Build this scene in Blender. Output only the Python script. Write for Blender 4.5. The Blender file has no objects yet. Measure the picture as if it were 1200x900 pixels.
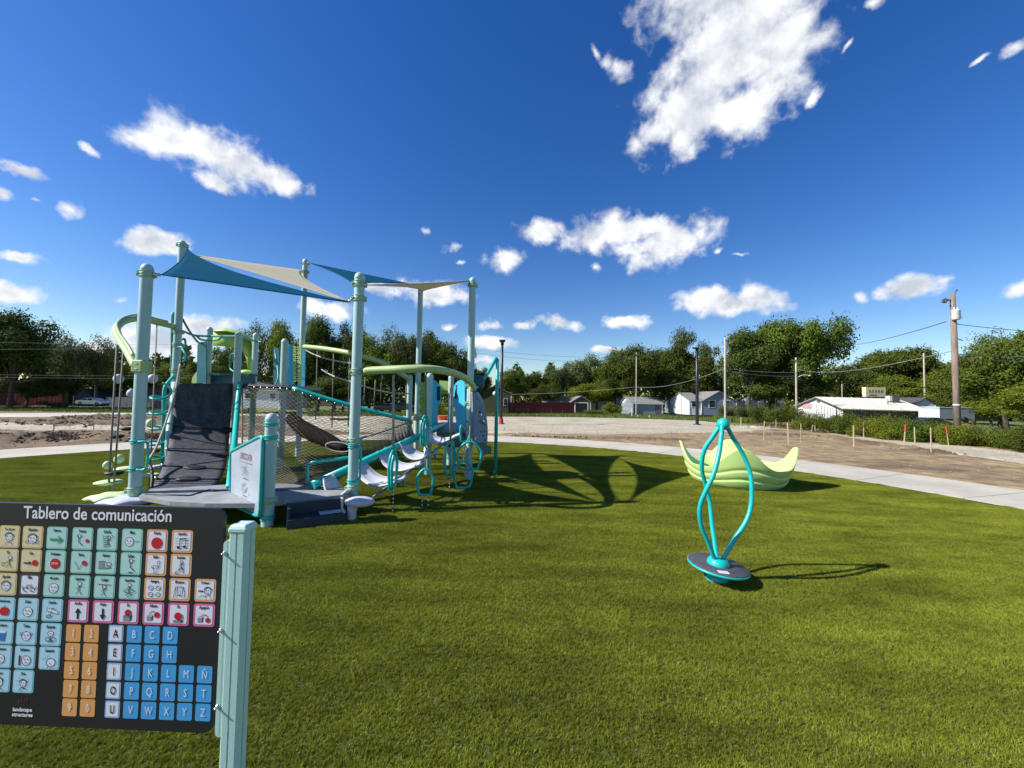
import bpy, math, random
import numpy as np
from mathutils import Vector, Matrix, noise as mnoise
random.seed(7)
SC = bpy.context.scene
COL = SC.collection
PI = math.pi
# ------------------------------------------------------------------ camera, sky, sun, exposure
CAM_H = 1.5
FPX = 450.0
ROLL = math.atan(.017)
PITCH = math.atan(18 / 450)
cam_d = bpy.data.cameras.new('camera')
cam_d.sensor_width = 36
cam_d.lens = FPX / 1200 * 36
cam_d.clip_start = .05
cam_d.clip_end = 3000
cam = bpy.data.objects.new('camera', cam_d)
COL.objects.link(cam)
cam.matrix_world = Matrix.Translation((0, 0, CAM_H)) @ Matrix.Rotation(PI / 2 + PITCH, 4, 'X') @ Matrix.Rotation(ROLL, 4, 'Z')
SC.camera = cam

SUN_EL = math.radians(38)
SUN_AZ = math.radians(11)                 # shadows run this far forward of +X
sun_dir = Vector((-math.cos(SUN_EL) * math.cos(SUN_AZ), -math.cos(SUN_EL) * math.sin(SUN_AZ), math.sin(SUN_EL)))
sd = bpy.data.lights.new('sun', 'SUN')
sd.energy = 5
sd.angle = math.radians(.53)
sd.color = (1, .95, .87)
sun = bpy.data.objects.new('sun', sd)
COL.objects.link(sun)
sun.rotation_euler = sun_dir.to_track_quat('Z', 'Y').to_euler()
SC.view_settings.view_transform = 'Standard'
SC.view_settings.look = 'None'
SC.view_settings.exposure = .62
SC.view_settings.gamma = 1


def ray(u, v):
    """Direction of a photograph pixel (1200x900) as seen from the camera's place."""
    x = (u - 600) / FPX
    y = -(v - 450) / FPX
    xr = x * math.cos(ROLL) - y * math.sin(ROLL)
    yr = x * math.sin(ROLL) + y * math.cos(ROLL)
    return xr, math.cos(PITCH) - yr * math.sin(PITCH), math.sin(PITCH) + yr * math.cos(PITCH)


def D(u, v, Y):
    d = ray(u, v)
    t = Y / d[1]
    return Vector((d[0] * t, Y, CAM_H + d[2] * t))


def G(u, v, h=0.0):
    d = ray(u, v)
    t = (h - CAM_H) / d[2]
    return Vector((d[0] * t, d[1] * t, h))


world = bpy.data.worlds.new('World')
SC.world = world
world.use_nodes = True
world.cycles.sampling_method = 'MANUAL'
world.cycles.sample_map_resolution = 512
wt = world.node_tree
wt.nodes.clear()


def wn(t, **k):
    n = wt.nodes.new(t)
    for a, b in k.items():
        setattr(n, a, b)
    return n


def setup_world():
    L = wt.links.new
    out = wn('ShaderNodeOutputWorld')
    bg = wn('ShaderNodeBackground')
    bg.inputs[1].default_value = .080
    L(bg.outputs[0], out.inputs[0])
    sky = wn('ShaderNodeTexSky', sky_type='NISHITA', sun_disc=False, sun_elevation=SUN_EL,
             sun_rotation=math.atan2(sun_dir.x, sun_dir.y) % (2 * PI), air_density=1.15, dust_density=.25, ozone_density=3.2, altitude=200)
    hsv = wn('ShaderNodeHueSaturation')
    hsv.inputs['Hue'].default_value = .516
    hsv.inputs['Saturation'].default_value = 1.35
    hsv.inputs['Value'].default_value = 1.16
    L(sky.outputs[0], hsv.inputs['Color'])
    tc = wn('ShaderNodeTexCoord')
    # slightly warped direction so that cloud outlines are ragged
    nz = wn('ShaderNodeTexNoise')
    nz.inputs['Scale'].default_value = 15
    nz.inputs['Detail'].default_value = 7
    nz.inputs['Roughness'].default_value = .58
    L(tc.outputs['Generated'], nz.inputs['Vector'])
    sub = wn('ShaderNodeVectorMath', operation='SUBTRACT')
    L(nz.outputs['Color'], sub.inputs[0])
    sub.inputs[1].default_value = (.5, .5, .5)
    sc_ = wn('ShaderNodeVectorMath', operation='SCALE')
    sc_.inputs['Scale'].default_value = .042
    L(sub.outputs[0], sc_.inputs[0])
    add = wn('ShaderNodeVectorMath', operation='ADD')
    L(tc.outputs['Generated'], add.inputs[0])
    L(sc_.outputs[0], add.inputs[1])
    blobs = [  # photograph px: centre x, y, half width, half height, turn, weight
        (215, 172, 62, 20, 14, 1), (262, 185, 70, 27, 22, 1), (312, 208, 42, 20, 20, 1), (255, 212, 26, 12, 20, .9), (170, 157, 26, 9, 15, .8),
        (815, 122, 62, 50, -22, 1), (862, 58, 88, 74, -35, 1), (852, -20, 92, 66, -10, 1), (880, 120, 62, 42, -30, .95), (925, 55, 36, 52, 30, .9),
        (725, 78, 36, 24, 30, .72), (700, 60, 20, 12, 60, .68), (955, 113, 18, 9, -45, .8), (995, 52, 16, 7, -50, .66),
        (703, 273, 38, 21, -10, 1), (745, 268, 32, 15, 0, .95), (783, 285, 50, 22, -20, 1), (745, 292, 32, 14, 0, .9), (820, 272, 20, 10, -20, .85),
        (634, 270, 24, 12, 0, 1), (594, 304, 22, 14, 0, .95), (835, 353, 36, 15, 0, 1), (885, 349, 38, 15, -5, 1), (860, 358, 50, 10, 0, 1),
        (733, 377, 28, 8, 0, 1), (655, 378, 18, 7, 5, 1), (613, 381, 15, 5, 0, .95), (577, 382, 16, 6, 0, .95), (527, 383, 11, 4, 0, .9),
        (572, 403, 28, 8, 0, 1), (1068, 337, 33, 12, -12, 1), (1102, 330, 16, 6, -15, .8), (1010, 348, 9, 7, 0, .9), (1196, 338, 17, 9, -15, 1),
        (1192, 54, 14, 10, -20, .95), (1150, 68, 20, 6, -30, .68), (180, 283, 33, 13, 5, 1), (82, 246, 15, 9, 12, 1), (32, 200, 26, 9, 15, .9), (4, 228, 14, 9, 10, 1),
        (44, 233, 9, 5, 10, .85), (102, 177, 10, 6, 30, .85), (20, 302, 26, 6, 6, 1), (12, 343, 30, 11, 10, 1), (137, 350, 16, 5, 0, .8),
        (505, 343, 42, 13, 5, 1), (450, 338, 26, 8, 5, .95), (195, 400, 66, 22, 0, 1), (240, 384, 40, 12, 0, 1), (300, 420, 60, 12, 0, .9), (385, 362, 34, 11, 5, .95),
        (120, 410, 36, 12, 0, .9), (533, 291, 14, 9, 0, .8), (497, 270, 7, 7, 0, .85), (540, 310, 10, 5, 0, .75), (698, 312, 10, 6, 0, .9), (846, 290, 9, 5, -30, .8),
        (560, 420, 30, 7, 0, .85), (715, 408, 30, 6, 0, .85), (1020, 5, 18, 8, 0, .75), (865, 298, 14, 4, 0, .7),
        # beyond the frame the same scattered fair-weather clouds go on
        (-300, 250, 120, 40, 10, 1), (-150, 120, 80, 30, 12, 1), (1400, 200, 110, 35, -10, 1), (1650, 320, 160, 40, 0, 1), (-600, 330, 160, 40, 5, 1), (300, -260, 160, 80, 20, 1), (1300, -300, 180, 90, -20, 1)]
    last = None
    for (u, v, hw, hh, rot, w) in blobs:
        d = Vector(ray(u, v)).normalized()
        dx = (Vector(ray(u + 1, v)).normalized() - d)
        dy = (Vector(ray(u, v - 1)).normalized() - d)
        sx = dx.length
        sy = dy.length
        a = math.radians(-rot)
        ex = (dx * math.cos(a) + dy * math.sin(a)).normalized()
        ez = d
        ey = ez.cross(ex).normalized()
        R = Matrix((ex, ey, ez)).transposed()
        mp = wn('ShaderNodeMapping', vector_type='TEXTURE')
        mp.inputs['Location'].default_value = d
        mp.inputs['Rotation'].default_value = R.to_euler('XYZ')
        sm_ = 1.0 if hw > 30 else 1.0 + (30 - hw) / 30 * .75      # small puffs are thin and soft all through
        mp.inputs['Scale'].default_value = (hw * sx * 1.30 * w * sm_, hh * sy * 1.30 * w * sm_, .5)
        L(add.outputs[0], mp.inputs['Vector'])
        ln = wn('ShaderNodeVectorMath', operation='LENGTH')
        L(mp.outputs[0], ln.inputs[0])
        # weight: thin clouds start further out
        m = wn('ShaderNodeMath', operation='ADD')
        L(ln.outputs['Value'], m.inputs[0])
        m.inputs[1].default_value = (1 - w) * .9 + (sm_ - 1) * .62
        if last is None:
            last = m
        else:
            mm = wn('ShaderNodeMath', operation='SMOOTH_MIN')
            L(last.outputs[0], mm.inputs[0])
            L(m.outputs[0], mm.inputs[1])
            mm.inputs[2].default_value = .12
            last = mm
    f1 = wn('ShaderNodeTexNoise')
    f1.inputs['Scale'].default_value = 21
    f1.inputs['Detail'].default_value = 10
    f1.inputs['Roughness'].default_value = .55
    f1.inputs['Distortion'].default_value = .15
    L(tc.outputs['Generated'], f1.inputs['Vector'])
    nm = wn('ShaderNodeMath', operation='MULTIPLY_ADD')
    L(f1.outputs['Fac'], nm.inputs[0])
    nm.inputs[1].default_value = 1.7
    nm.inputs[2].default_value = -.86
    fld = wn('ShaderNodeMath', operation='SUBTRACT')
    fld.inputs[0].default_value = 1.0
    L(last.outputs[0], fld.inputs[1])
    tot = wn('ShaderNodeMath', operation='ADD')
    L(fld.outputs[0], tot.inputs[0])
    L(nm.outputs[0], tot.inputs[1])
    mr = wn('ShaderNodeMapRange', interpolation_type='SMOOTHSTEP')
    mr.inputs['From Min'].default_value = -.08
    mr.inputs['From Max'].default_value = .62
    L(tot.outputs[0], mr.inputs['Value'])
    # cloud body: white where thick, grey veils by a coarser noise
    f2 = wn('ShaderNodeTexNoise')
    f2.inputs['Scale'].default_value = 11
    f2.inputs['Detail'].default_value = 8
    f2.inputs['Roughness'].default_value = .55
    L(add.outputs[0], f2.inputs['Vector'])
    cr = wn('ShaderNodeValToRGB')
    cr.color_ramp.elements[0].position = .34
    cr.color_ramp.elements[0].color = (5.0, 5.4, 6.2, 1)
    cr.color_ramp.elements[1].position = .60
    cr.color_ramp.elements[1].color = (8.6, 8.7, 8.8, 1)
    thk = wn('ShaderNodeMath', operation='MULTIPLY_ADD')
    L(fld.outputs[0], thk.inputs[0])
    thk.inputs[1].default_value = -.16
    thk.inputs[2].default_value = .10
    sm = wn('ShaderNodeMath', operation='ADD')
    L(f2.outputs['Fac'], sm.inputs[0])
    L(thk.outputs[0], sm.inputs[1])
    # sunlit side: noise sampled a little towards the sun makes soft relief
    sh = wn('ShaderNodeVectorMath', operation='ADD')
    L(add.outputs[0], sh.inputs[0])
    sh.inputs[1].default_value = tuple(sun_dir * .035)
    f3 = wn('ShaderNodeTexNoise')
    f3.inputs['Scale'].default_value = 21
    f3.inputs['Detail'].default_value = 6
    f3.inputs['Roughness'].default_value = .55
    L(sh.outputs[0], f3.inputs['Vector'])
    df = wn('ShaderNodeMath', operation='SUBTRACT')
    L(f1.outputs['Fac'], df.inputs[0])
    L(f3.outputs['Fac'], df.inputs[1])
    s3 = wn('ShaderNodeMath', operation='MULTIPLY_ADD')
    L(df.outputs[0], s3.inputs[0])
    s3.inputs[1].default_value = .45
    L(sm.outputs[0], s3.inputs[2])
    L(s3.outputs[0], cr.inputs[0])
    mix = wn('ShaderNodeMixRGB')
    L(mr.outputs[0], mix.inputs[0])
    L(hsv.outputs[0], mix.inputs[1])
    L(cr.outputs[0], mix.inputs[2])
    L(mix.outputs[0], bg.inputs[0])


setup_world()

# ------------------------------------------------------------------ materials
MATS = {}


def mat(name, col, rough=.6, col2=None, nscale=3.0, ndetail=4, bump=0.0, bscale=40, metal=0.0, coat=0.0, trans=0.0, attr=None, spec=.5, objvar=0.0, stretch=None, fine=None):
    m = bpy.data.materials.new(name)
    m.use_nodes = True
    t = m.node_tree
    b = t.nodes['Principled BSDF']
    b.inputs['Roughness'].default_value = rough
    b.inputs['Metallic'].default_value = metal
    b.inputs['Specular IOR Level'].default_value = spec
    b.inputs['Coat Weight'].default_value = coat
    L = t.links.new
    tc = t.nodes.new('ShaderNodeNewGeometry')
    src = tc.outputs['Position']
    if stretch:
        mp = t.nodes.new('ShaderNodeMapping')
        mp.inputs['Scale'].default_value = stretch
        L(src, mp.inputs['Vector'])
        src = mp.outputs[0]
    c = None
    if col2 is None:
        col2 = tuple(x * .82 for x in col)
    nz = t.nodes.new('ShaderNodeTexNoise')
    nz.inputs['Scale'].default_value = nscale
    nz.inputs['Detail'].default_value = ndetail
    nz.inputs['Roughness'].default_value = .6
    L(src, nz.inputs['Vector'])
    mx = t.nodes.new('ShaderNodeMixRGB')
    mx.inputs[1].default_value = (*col, 1)
    mx.inputs[2].default_value = (*col2, 1)
    fac = nz.outputs['Fac']
    mr = t.nodes.new('ShaderNodeMapRange')
    mr.inputs['From Min'].default_value = .35
    mr.inputs['From Max'].default_value = .65
    L(fac, mr.inputs['Value'])
    fac = mr.outputs[0]
    if attr:
        at = t.nodes.new('ShaderNodeAttribute')
        at.attribute_name = attr
        ad = t.nodes.new('ShaderNodeMath')
        ad.operation = 'MULTIPLY_ADD'
        ad.inputs[1].default_value = .35
        L(fac, ad.inputs[0])
        sc = t.nodes.new('ShaderNodeMath')
        sc.operation = 'MULTIPLY'
        sc.inputs[1].default_value = .65
        L(at.outputs['Fac'], sc.inputs[0])
        L(sc.outputs[0], ad.inputs[2])
        fac = ad.outputs[0]
    L(fac, mx.inputs[0])
    c = mx.outputs[0]
    if fine:
        n3 = t.nodes.new('ShaderNodeTexNoise')
        n3.inputs['Scale'].default_value = fine[0]
        n3.inputs['Detail'].default_value = 3
        L(tc.outputs['Position'], n3.inputs['Vector'])
        m3 = t.nodes.new('ShaderNodeMapRange')
        m3.inputs['From Min'].default_value = .3
        m3.inputs['From Max'].default_value = .7
        m3.inputs['To Min'].default_value = 1 - fine[1]
        m3.inputs['To Max'].default_value = 1 + fine[1]
        L(n3.outputs['Fac'], m3.inputs['Value'])
        vs = t.nodes.new('ShaderNodeVectorMath')
        vs.operation = 'SCALE'
        L(c, vs.inputs[0])
        L(m3.outputs[0], vs.inputs['Scale'])
        c = vs.outputs[0]
    if objvar:
        oi = t.nodes.new('ShaderNodeObjectInfo')
        hs = t.nodes.new('ShaderNodeHueSaturation')
        m4 = t.nodes.new('ShaderNodeMapRange')
        m4.inputs['To Min'].default_value = 1 - objvar
        m4.inputs['To Max'].default_value = 1 + objvar
        L(oi.outputs['Random'], m4.inputs['Value'])
        L(m4.outputs[0], hs.inputs['Value'])
        m5 = t.nodes.new('ShaderNodeMapRange')
        m5.inputs['To Min'].default_value = .485
        m5.inputs['To Max'].default_value = .512
        L(oi.outputs['Random'], m5.inputs['Value'])
        L(m5.outputs[0], hs.inputs['Hue'])
        L(c, hs.inputs['Color'])
        c = hs.outputs[0]
    L(c, b.inputs['Base Color'])
    if bump:
        n2 = t.nodes.new('ShaderNodeTexNoise')
        n2.inputs['Scale'].default_value = bscale
        n2.inputs['Detail'].default_value = 5
        L(src, n2.inputs['Vector'])
        bp = t.nodes.new('ShaderNodeBump')
        bp.inputs['Strength'].default_value = min(bump, 1)
        bp.inputs['Distance'].default_value = .02 * max(1, bump)
        L(n2.outputs['Fac'], bp.inputs['Height'])
        L(bp.outputs[0], b.inputs['Normal'])
    if trans:
        tl = t.nodes.new('ShaderNodeBsdfTranslucent')
        L(c, tl.inputs['Color'])
        ms = t.nodes.new('ShaderNodeMixShader')
        ms.inputs[0].default_value = trans
        L(b.outputs[0], ms.inputs[1])
        L(tl.outputs[0], ms.inputs[2])
        L(ms.outputs[0], t.nodes['Material Output'].inputs[0])
    MATS[name] = m
    return m


collarm = mat('collar_green', (.32, .50, .33), .45)
mintb = mat('sunlit_mint_paint', (.50, .72, .63), .4, (.48, .69, .61), bump=.12, bscale=900, fine=(500, .10))  # brighter copy of the mint paint, with sunlight put into its colour
mint = mat('mint_paint', (.37, .545, .52), .45, (.35, .52, .495), bump=.12, bscale=400, coat=.15, fine=(260, .10))
lime = mat('lime_paint', (.40, .53, .22), .45, (.37, .50, .20), coat=.1, fine=(40, .04))
shteal = mat('shaded_teal_paint', (.008, .24, .25), .4)  # darker copy of the teal paint, shade on the hand loops in its colour
teal = mat('teal_paint', (.006, .46, .42), .35, (.005, .42, .39), coat=.25, fine=(40, .05))
dteal = mat('dark_teal_plastic', (.01, .10, .12), .5)
mteal = mat('slate_teal_plastic', (.05, .25, .30), .5)
bluep = mat('sky_blue_plastic', (.05, .48, .70), .45)
limep = mat('lime_plastic', (.50, .70, .24), .5, (.47, .67, .22), nscale=2, fine=(60, .05))
hoodm = mat('hood_green_plastic', (.36, .56, .12), .5)
greenp = mat('green_plastic', (.28, .50, .06), .5)
sagep = mat('sage_plastic', (.16, .33, .22), .5)
slatep = mat('blue_grey_plastic', (.16, .25, .32), .5)
greyp = mat('light_grey_plastic', (.52, .54, .60), .5, (.47, .49, .55))
rubber = mat('grey_rubber_mat', (.034, .035, .043), .7, (.075, .076, .086), nscale=9, bump=.25, bscale=160, stretch=(1, 1, .22), fine=(26, .35))
decktop = mat('deck_coating', (.31, .32, .325), .65, (.22, .225, .235), nscale=5, bump=.3, bscale=220, fine=(120, .22))
navy = mat('navy_plastic', (.018, .030, .055), .5, fine=(90, .15))
black = mat('black_rubber', (.012, .012, .014), .6)
rope = mat('tan_rope', (.42, .39, .32), .9, (.30, .28, .23), nscale=60, bump=.3, bscale=300)
drope = mat('grey_rope', (.21, .19, .155), .9, nscale=60)
netm = mat('net_rope', (.145, .12, .09), .9, (.085, .07, .055), nscale=30)
steel = mat('steel', (.6, .6, .6), .3, metal=1)
sailb = mat('blue_sail_fabric', (.002, .088, .165), 1, (.002, .08, .15), nscale=2, spec=.05, trans=.26, fine=(90, .06))
sailc = mat('cream_sail_fabric', (.58, .55, .42), 1, (.54, .51, .39), nscale=2, spec=.05, trans=.35, fine=(90, .05))
white = mat('white_paint', (.78, .78, .77), .6)
concrete = mat('concrete', (.52, .48, .395), .9, (.40, .365, .29), nscale=.7, ndetail=10, bump=.25, bscale=60, fine=(30, .08))
dirt = mat('dirt', (.315, .222, .112), .98, (.080, .054, .032), nscale=.55, ndetail=10, bump=1.5, bscale=7, fine=(2.6, .38), attr='tone')
gravel = mat('gravel', (.46, .415, .30), .95, (.33, .29, .205), nscale=.5, ndetail=8, bump=1.2, bscale=16, fine=(9, .30))
grassm = mat('mown_grass', (.12, .165, .025), .95, (.16, .16, .05), nscale=.35, ndetail=8, bump=1.5, bscale=12, fine=(3, .30))
asphalt = mat('asphalt', (.13, .13, .13), .9)
bark = mat('bark', (.10, .08, .06), .95, (.06, .045, .035), nscale=4, bump=.6, bscale=14)
leaf = mat('leaves', (.125, .165, .024), .85, (.050, .078, .012), nscale=.4, attr='v', objvar=.28, trans=.22, spec=.12)
leafy = mat('yellow_green_leaves', (.20, .23, .022), .85, (.08, .11, .014), nscale=.4, attr='v', objvar=.2, trans=.25, spec=.12)
leafd = mat('dark_leaves', (.095, .125, .022), .85, (.038, .056, .012), nscale=.4, attr='v', objvar=.25, trans=.15, spec=.12)
leafg = mat('silvery_leaves', (.15, .175, .065), .85, (.07, .09, .034), nscale=.4, attr='v', objvar=.2, trans=.2, spec=.12)
weed = mat('weeds', (.17, .20, .05), .8, (.08, .115, .02), nscale=1, attr='v', trans=.25, spec=.12)
polew = mat('weathered_pole_wood', (.30, .23, .18), .9, (.18, .13, .10), nscale=3, bump=.6, bscale=30, stretch=(6, 6, .5))
polel = mat('pale_pole', (.42, .38, .31), .9)
stakew = mat('stake_wood', (.58, .47, .28), .9, (.48, .38, .22), nscale=8)
stakep = mat('pink_stake_paint', (.75, .07, .09), .7)
wire = mat('black_cable', (.05, .05, .055), .7)
wireg = mat('grey_cable', (.30, .30, .29), .7)

# ------------------------------------------------------------------ mesh helpers


class MB:
    def __init__(s):
        s.v = []
        s.f = []
        s.m = []
        s.s = []

    def add(s, vs, fs, mi=0, smooth=False):
        o = len(s.v)
        s.v += [tuple(x) for x in vs]
        for f in fs:
            s.f.append(tuple(i + o for i in f))
            s.m.append(mi)
            s.s.append(smooth)

    def box(s, c, size, rz=0, mi=0, M=None):
        hx, hy, hz = size[0] / 2, size[1] / 2, size[2] / 2
        vs = [Vector((x, y, z)) for x in (-hx, hx) for y in (-hy, hy) for z in (-hz, hz)]
        R = M if M is not None else Matrix.Rotation(rz, 3, 'Z')
        vs = [R @ v + Vector(c) for v in vs]
        s.add(vs, [(0, 1, 3, 2), (4, 6, 7, 5), (0, 4, 5, 1), (2, 3, 7, 6), (0, 2, 6, 4), (1, 5, 7, 3)], mi)

    def beam(s, a, b, w, h, mi=0):
        a, b = Vector(a), Vector(b)
        d = (b - a)
        L_ = d.length
        d.normalize()
        up = Vector((0, 0, 1)) if abs(d.z) < .95 else Vector((0, 1, 0))
        x = d.cross(up).normalized()
        z = x.cross(d)
        M = Matrix((x, d, z)).transposed()
        s.box((a + b) / 2, (w, L_, h), M=M, mi=mi)

    def tube(s, pts, r, n=8, mi=0, closed=False, caps=True, sq=1.0):
        pts = [Vector(p) for p in pts]
        N = len(pts)
        rs = r if isinstance(r, (list, tuple)) else [r] * N
        t0 = (pts[1] - pts[0]).normalized()
        up = Vector((0, 0, 1)) if abs(t0.z) < .9 else Vector((1, 0, 0))
        nrm = (up - t0 * up.dot(t0)).normalized()
        vs = []
        pt = t0
        for i in range(N):
            if closed:
                t = (pts[(i + 1) % N] - pts[i - 1]).normalized()
            elif i == 0:
                t = t0
            elif i == N - 1:
                t = (pts[-1] - pts[-2]).normalized()
            else:
                t = (pts[i + 1] - pts[i - 1]).normalized()
            q = pt.rotation_difference(t)
            nrm = q @ nrm
            nrm = (nrm - t * nrm.dot(t)).normalized()
            pt = t
            b = t.cross(nrm)
            for k in range(n):
                a = 2 * PI * k / n
                vs.append(pts[i] + (nrm * math.cos(a) * sq + b * math.sin(a)) * rs[i])
        fs = []
        for i in range(N if closed else N - 1):
            j = (i + 1) % N
            for k in range(n):
                l = (k + 1) % n
                fs.append((i * n + k, i * n + l, j * n + l, j * n + k))
        s.add(vs, fs, mi, n > 4)
        if caps and not closed:
            o = len(s.v) - len(vs)
            s.f.append(tuple(o + k for k in reversed(range(n))))
            s.m.append(mi)
            s.s.append(False)
            s.f.append(tuple(o + (N - 1) * n + k for k in range(n)))
            s.m.append(mi)
            s.s.append(False)

    def lathe(s, prof, c=(0, 0, 0), n=24, mi=0, M=None, smooth=True):
        vs = []
        for (r, z) in prof:
            for k in range(n):
                a = 2 * PI * k / n
                p = Vector((r * math.cos(a), r * math.sin(a), z))
                if M is not None:
                    p = M @ p
                vs.append(p + Vector(c))
        fs = []
        for i in range(len(prof) - 1):
            for k in range(n):
                l = (k + 1) % n
                fs.append((i * n + k, i * n + l, (i + 1) * n + l, (i + 1) * n + k))
        s.add(vs, fs, mi, smooth)

    def ball(s, c, r, sc=(1, 1, 1), n=12, m=8, mi=0):
        prof = [(max(1e-4, math.sin(PI * i / m)), -math.cos(PI * i / m)) for i in range(m + 1)]
        M = Matrix.Diagonal((r * sc[0], r * sc[1], r * sc[2]))
        s.lathe(prof, c, n, mi, M)

    def grid(s, P, mi=0, smooth=True):
        nu, nv = len(P), len(P[0])
        vs = [p for row in P for p in row]
        fs = [(i * nv + j, (i + 1) * nv + j, (i + 1) * nv + j + 1, i * nv + j + 1) for i in range(nu - 1) for j in range(nv - 1)]
        s.add(vs, fs, mi, smooth)

    def prism(s, poly, z0, z1, mi=0):
        n = len(poly)
        vs = [(p[0], p[1], z0) for p in poly] + [(p[0], p[1], z1) for p in poly]
        fs = [tuple(reversed(range(n))), tuple(range(n, 2 * n))] + [(i, (i + 1) % n, n + (i + 1) % n, n + i) for i in range(n)]
        s.add(vs, fs, mi)

    def build(s, name, mats, parent=None, thick=0):
        me = bpy.data.meshes.new(name)
        off = Vector((0, 0, 0))
        if parent is not None:
            q = parent
            while q is not None:
                off += q.location
                q = q.parent
        me.from_pydata([(x - off.x, y - off.y, z - off.z) for (x, y, z) in s.v], [], s.f)
        if not isinstance(mats, (list, tuple)):
            mats = [mats]
        for m in mats:
            me.materials.append(m)
        me.polygons.foreach_set('material_index', s.m)
        me.polygons.foreach_set('use_smooth', s.s)
        me.update()
        o = bpy.data.objects.new(name, me)
        COL.objects.link(o)
        if parent is not None:
            o.parent = parent
        if thick:
            md = o.modifiers.new('thickness', 'SOLIDIFY')
            md.thickness = thick
            md.offset = 0
        return o


def tag(o, label=None, cat=None, group=None, kind=None):
    if label:
        o['label'] = label
    if cat:
        o['category'] = cat
    if group:
        o['group'] = group
    if kind:
        o['kind'] = kind
    return o


def thing(name, label, cat, loc=(0, 0, 0), group=None):
    o = bpy.data.objects.new(name, None)
    o.empty_display_size = .1
    COL.objects.link(o)
    o.location = loc
    return tag(o, label, cat, group)


def cat_rom(pts, per=6):
    pts = [Vector(p) for p in pts]
    if len(pts) < 3:
        return pts
    P = [pts[0] * 2 - pts[1]] + pts + [pts[-1] * 2 - pts[-2]]
    out = []
    for i in range(1, len(P) - 2):
        a, b, c, d = P[i - 1:i + 3]
        for k in range(per):
            t = k / per
            out.append(.5 * ((2 * b) + (c - a) * t + (2 * a - 5 * b + 4 * c - d) * t * t + (3 * b - a - 3 * c + d) * t ** 3))
    out.append(pts[-1])
    return out


def sag(a, b, s, n=14):
    a, b = Vector(a), Vector(b)
    return [a.lerp(b, i / n) - Vector((0, 0, s * 4 * (i / n) * (1 - i / n))) for i in range(n + 1)]


def np_mesh(name, V, F, mats, parent=None, attr=None, smooth=False, kind=None):
    me = bpy.data.meshes.new(name)
    V = np.asarray(V, dtype=np.float32)
    F = np.asarray(F, dtype=np.int32)
    k = F.shape[1]
    me.vertices.add(len(V))
    me.vertices.foreach_set('co', V.ravel())
    me.loops.add(F.size)
    me.loops.foreach_set('vertex_index', F.ravel())
    me.polygons.add(len(F))
    me.polygons.foreach_set('loop_start', np.arange(len(F), dtype=np.int32) * k)
    me.polygons.foreach_set('loop_total', np.full(len(F), k, dtype=np.int32))
    me.polygons.foreach_set('use_smooth', np.full(len(F), smooth, dtype=bool))
    for m in (mats if isinstance(mats, (list, tuple)) else [mats]):
        me.materials.append(m)
    if attr:
        a = me.attributes.new(attr[0], 'FLOAT', attr[1])
        a.data.foreach_set('value', np.asarray(attr[2], dtype=np.float32))
    me.update(calc_edges=True)
    return me


def link_mesh(name, me, parent=None):
    o = bpy.data.objects.new(name, me)
    COL.objects.link(o)
    if parent is not None:
        o.parent = parent
    return o


def gh(x, y):
    d = math.hypot(x, y)
    t = min(1, max(0, (d - 28) / 45))
    return -1.3 * t * t * (3 - 2 * t)


def base(u, v):
    d = ray(u, v)
    lo = 1.0
    p = None
    for i in range(4000):
        z = CAM_H + d[2] * lo
        if z <= gh(d[0] * lo, d[1] * lo):
            break
        lo *= 1.004
    return Vector((d[0] * lo, d[1] * lo, CAM_H + d[2] * lo))


# ------------------------------------------------------------------ ground, turf, path
CX, CY, RT, RP = -2.38, 3.45, 10.17, 12.17


def polar(name, m, r0, r1fn, nth, nr, zfn, power=1.0):
    V = []
    for i in range(nth):
        a = 2 * PI * i / nth
        r1 = r1fn(a)
        for j in range(nr + 1):
            r = r0 + (r1 - r0) * (j / nr) ** power
            x = CX + r * math.cos(a)
            y = CY + r * math.sin(a)
            V.append((x, y, zfn(x, y)))
    F = [(i * (nr + 1) + j, i * (nr + 1) + j + 1, ((i + 1) % nth) * (nr + 1) + j + 1, ((i + 1) % nth) * (nr + 1) + j) for i in range(nth) for j in range(nr)]
    me = np_mesh(name, V, F, m, smooth=True)
    return link_mesh(name, me)


# one sheet to the horizon (just below everything that lies on it)
g = polar('ground', grassm, 0.01, lambda a: 1400, 96, 60, lambda x, y: gh(x, y) - .10 if math.hypot(x, y) < 60 else gh(x, y) - .10 + .06 * min(1, (math.hypot(x, y) - 60) / 20), 2.2)
tag(g, 'rough grass ground reaching out to the far treeline', kind='structure')

# worked earth around the path and the gravel pad, cut from one height field
bpx = [(-420, 476), (-150, 478), (0, 482), (100, 483.5), (200, 484.5), (300, 486.5), (360, 488), (600, 488.5), (700, 489.5), (790, 492), (850, 497), (950, 506), (1050, 515), (1200, 527.5), (1400, 550), (1900, 600)]
bw = [base(*q) for q in bpx]


def bound_r(a):
    dx, dy = math.cos(a), math.sin(a)
    best = 1e9
    for p, q in zip(bw[:-1], bw[1:]):
        ax, ay = p.x - CX, p.y - CY
        ex, ey = q.x - p.x, q.y - p.y
        den = dx * (-ey) + dy * ex
        if abs(den) < 1e-9:
            continue
        t = (ax * (-ey) + ay * ex) / den
        s = (dx * ay - dy * ax) / den
        if t > 0 and 0 <= s <= 1:
            best = min(best, t)
    return best if best < 1e8 else 26.0


def pip(x, y, poly):
    c = False
    n = len(poly)
    j = n - 1
    for i in range(n):
        xi, yi = poly[i][0], poly[i][1]
        xj, yj = poly[j][0], poly[j][1]
        if (yi > y) != (yj > y) and x < (xj - xi) * (y - yi) / (yj - yi) + xi:
            c = not c
        j = i
    return c


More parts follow.
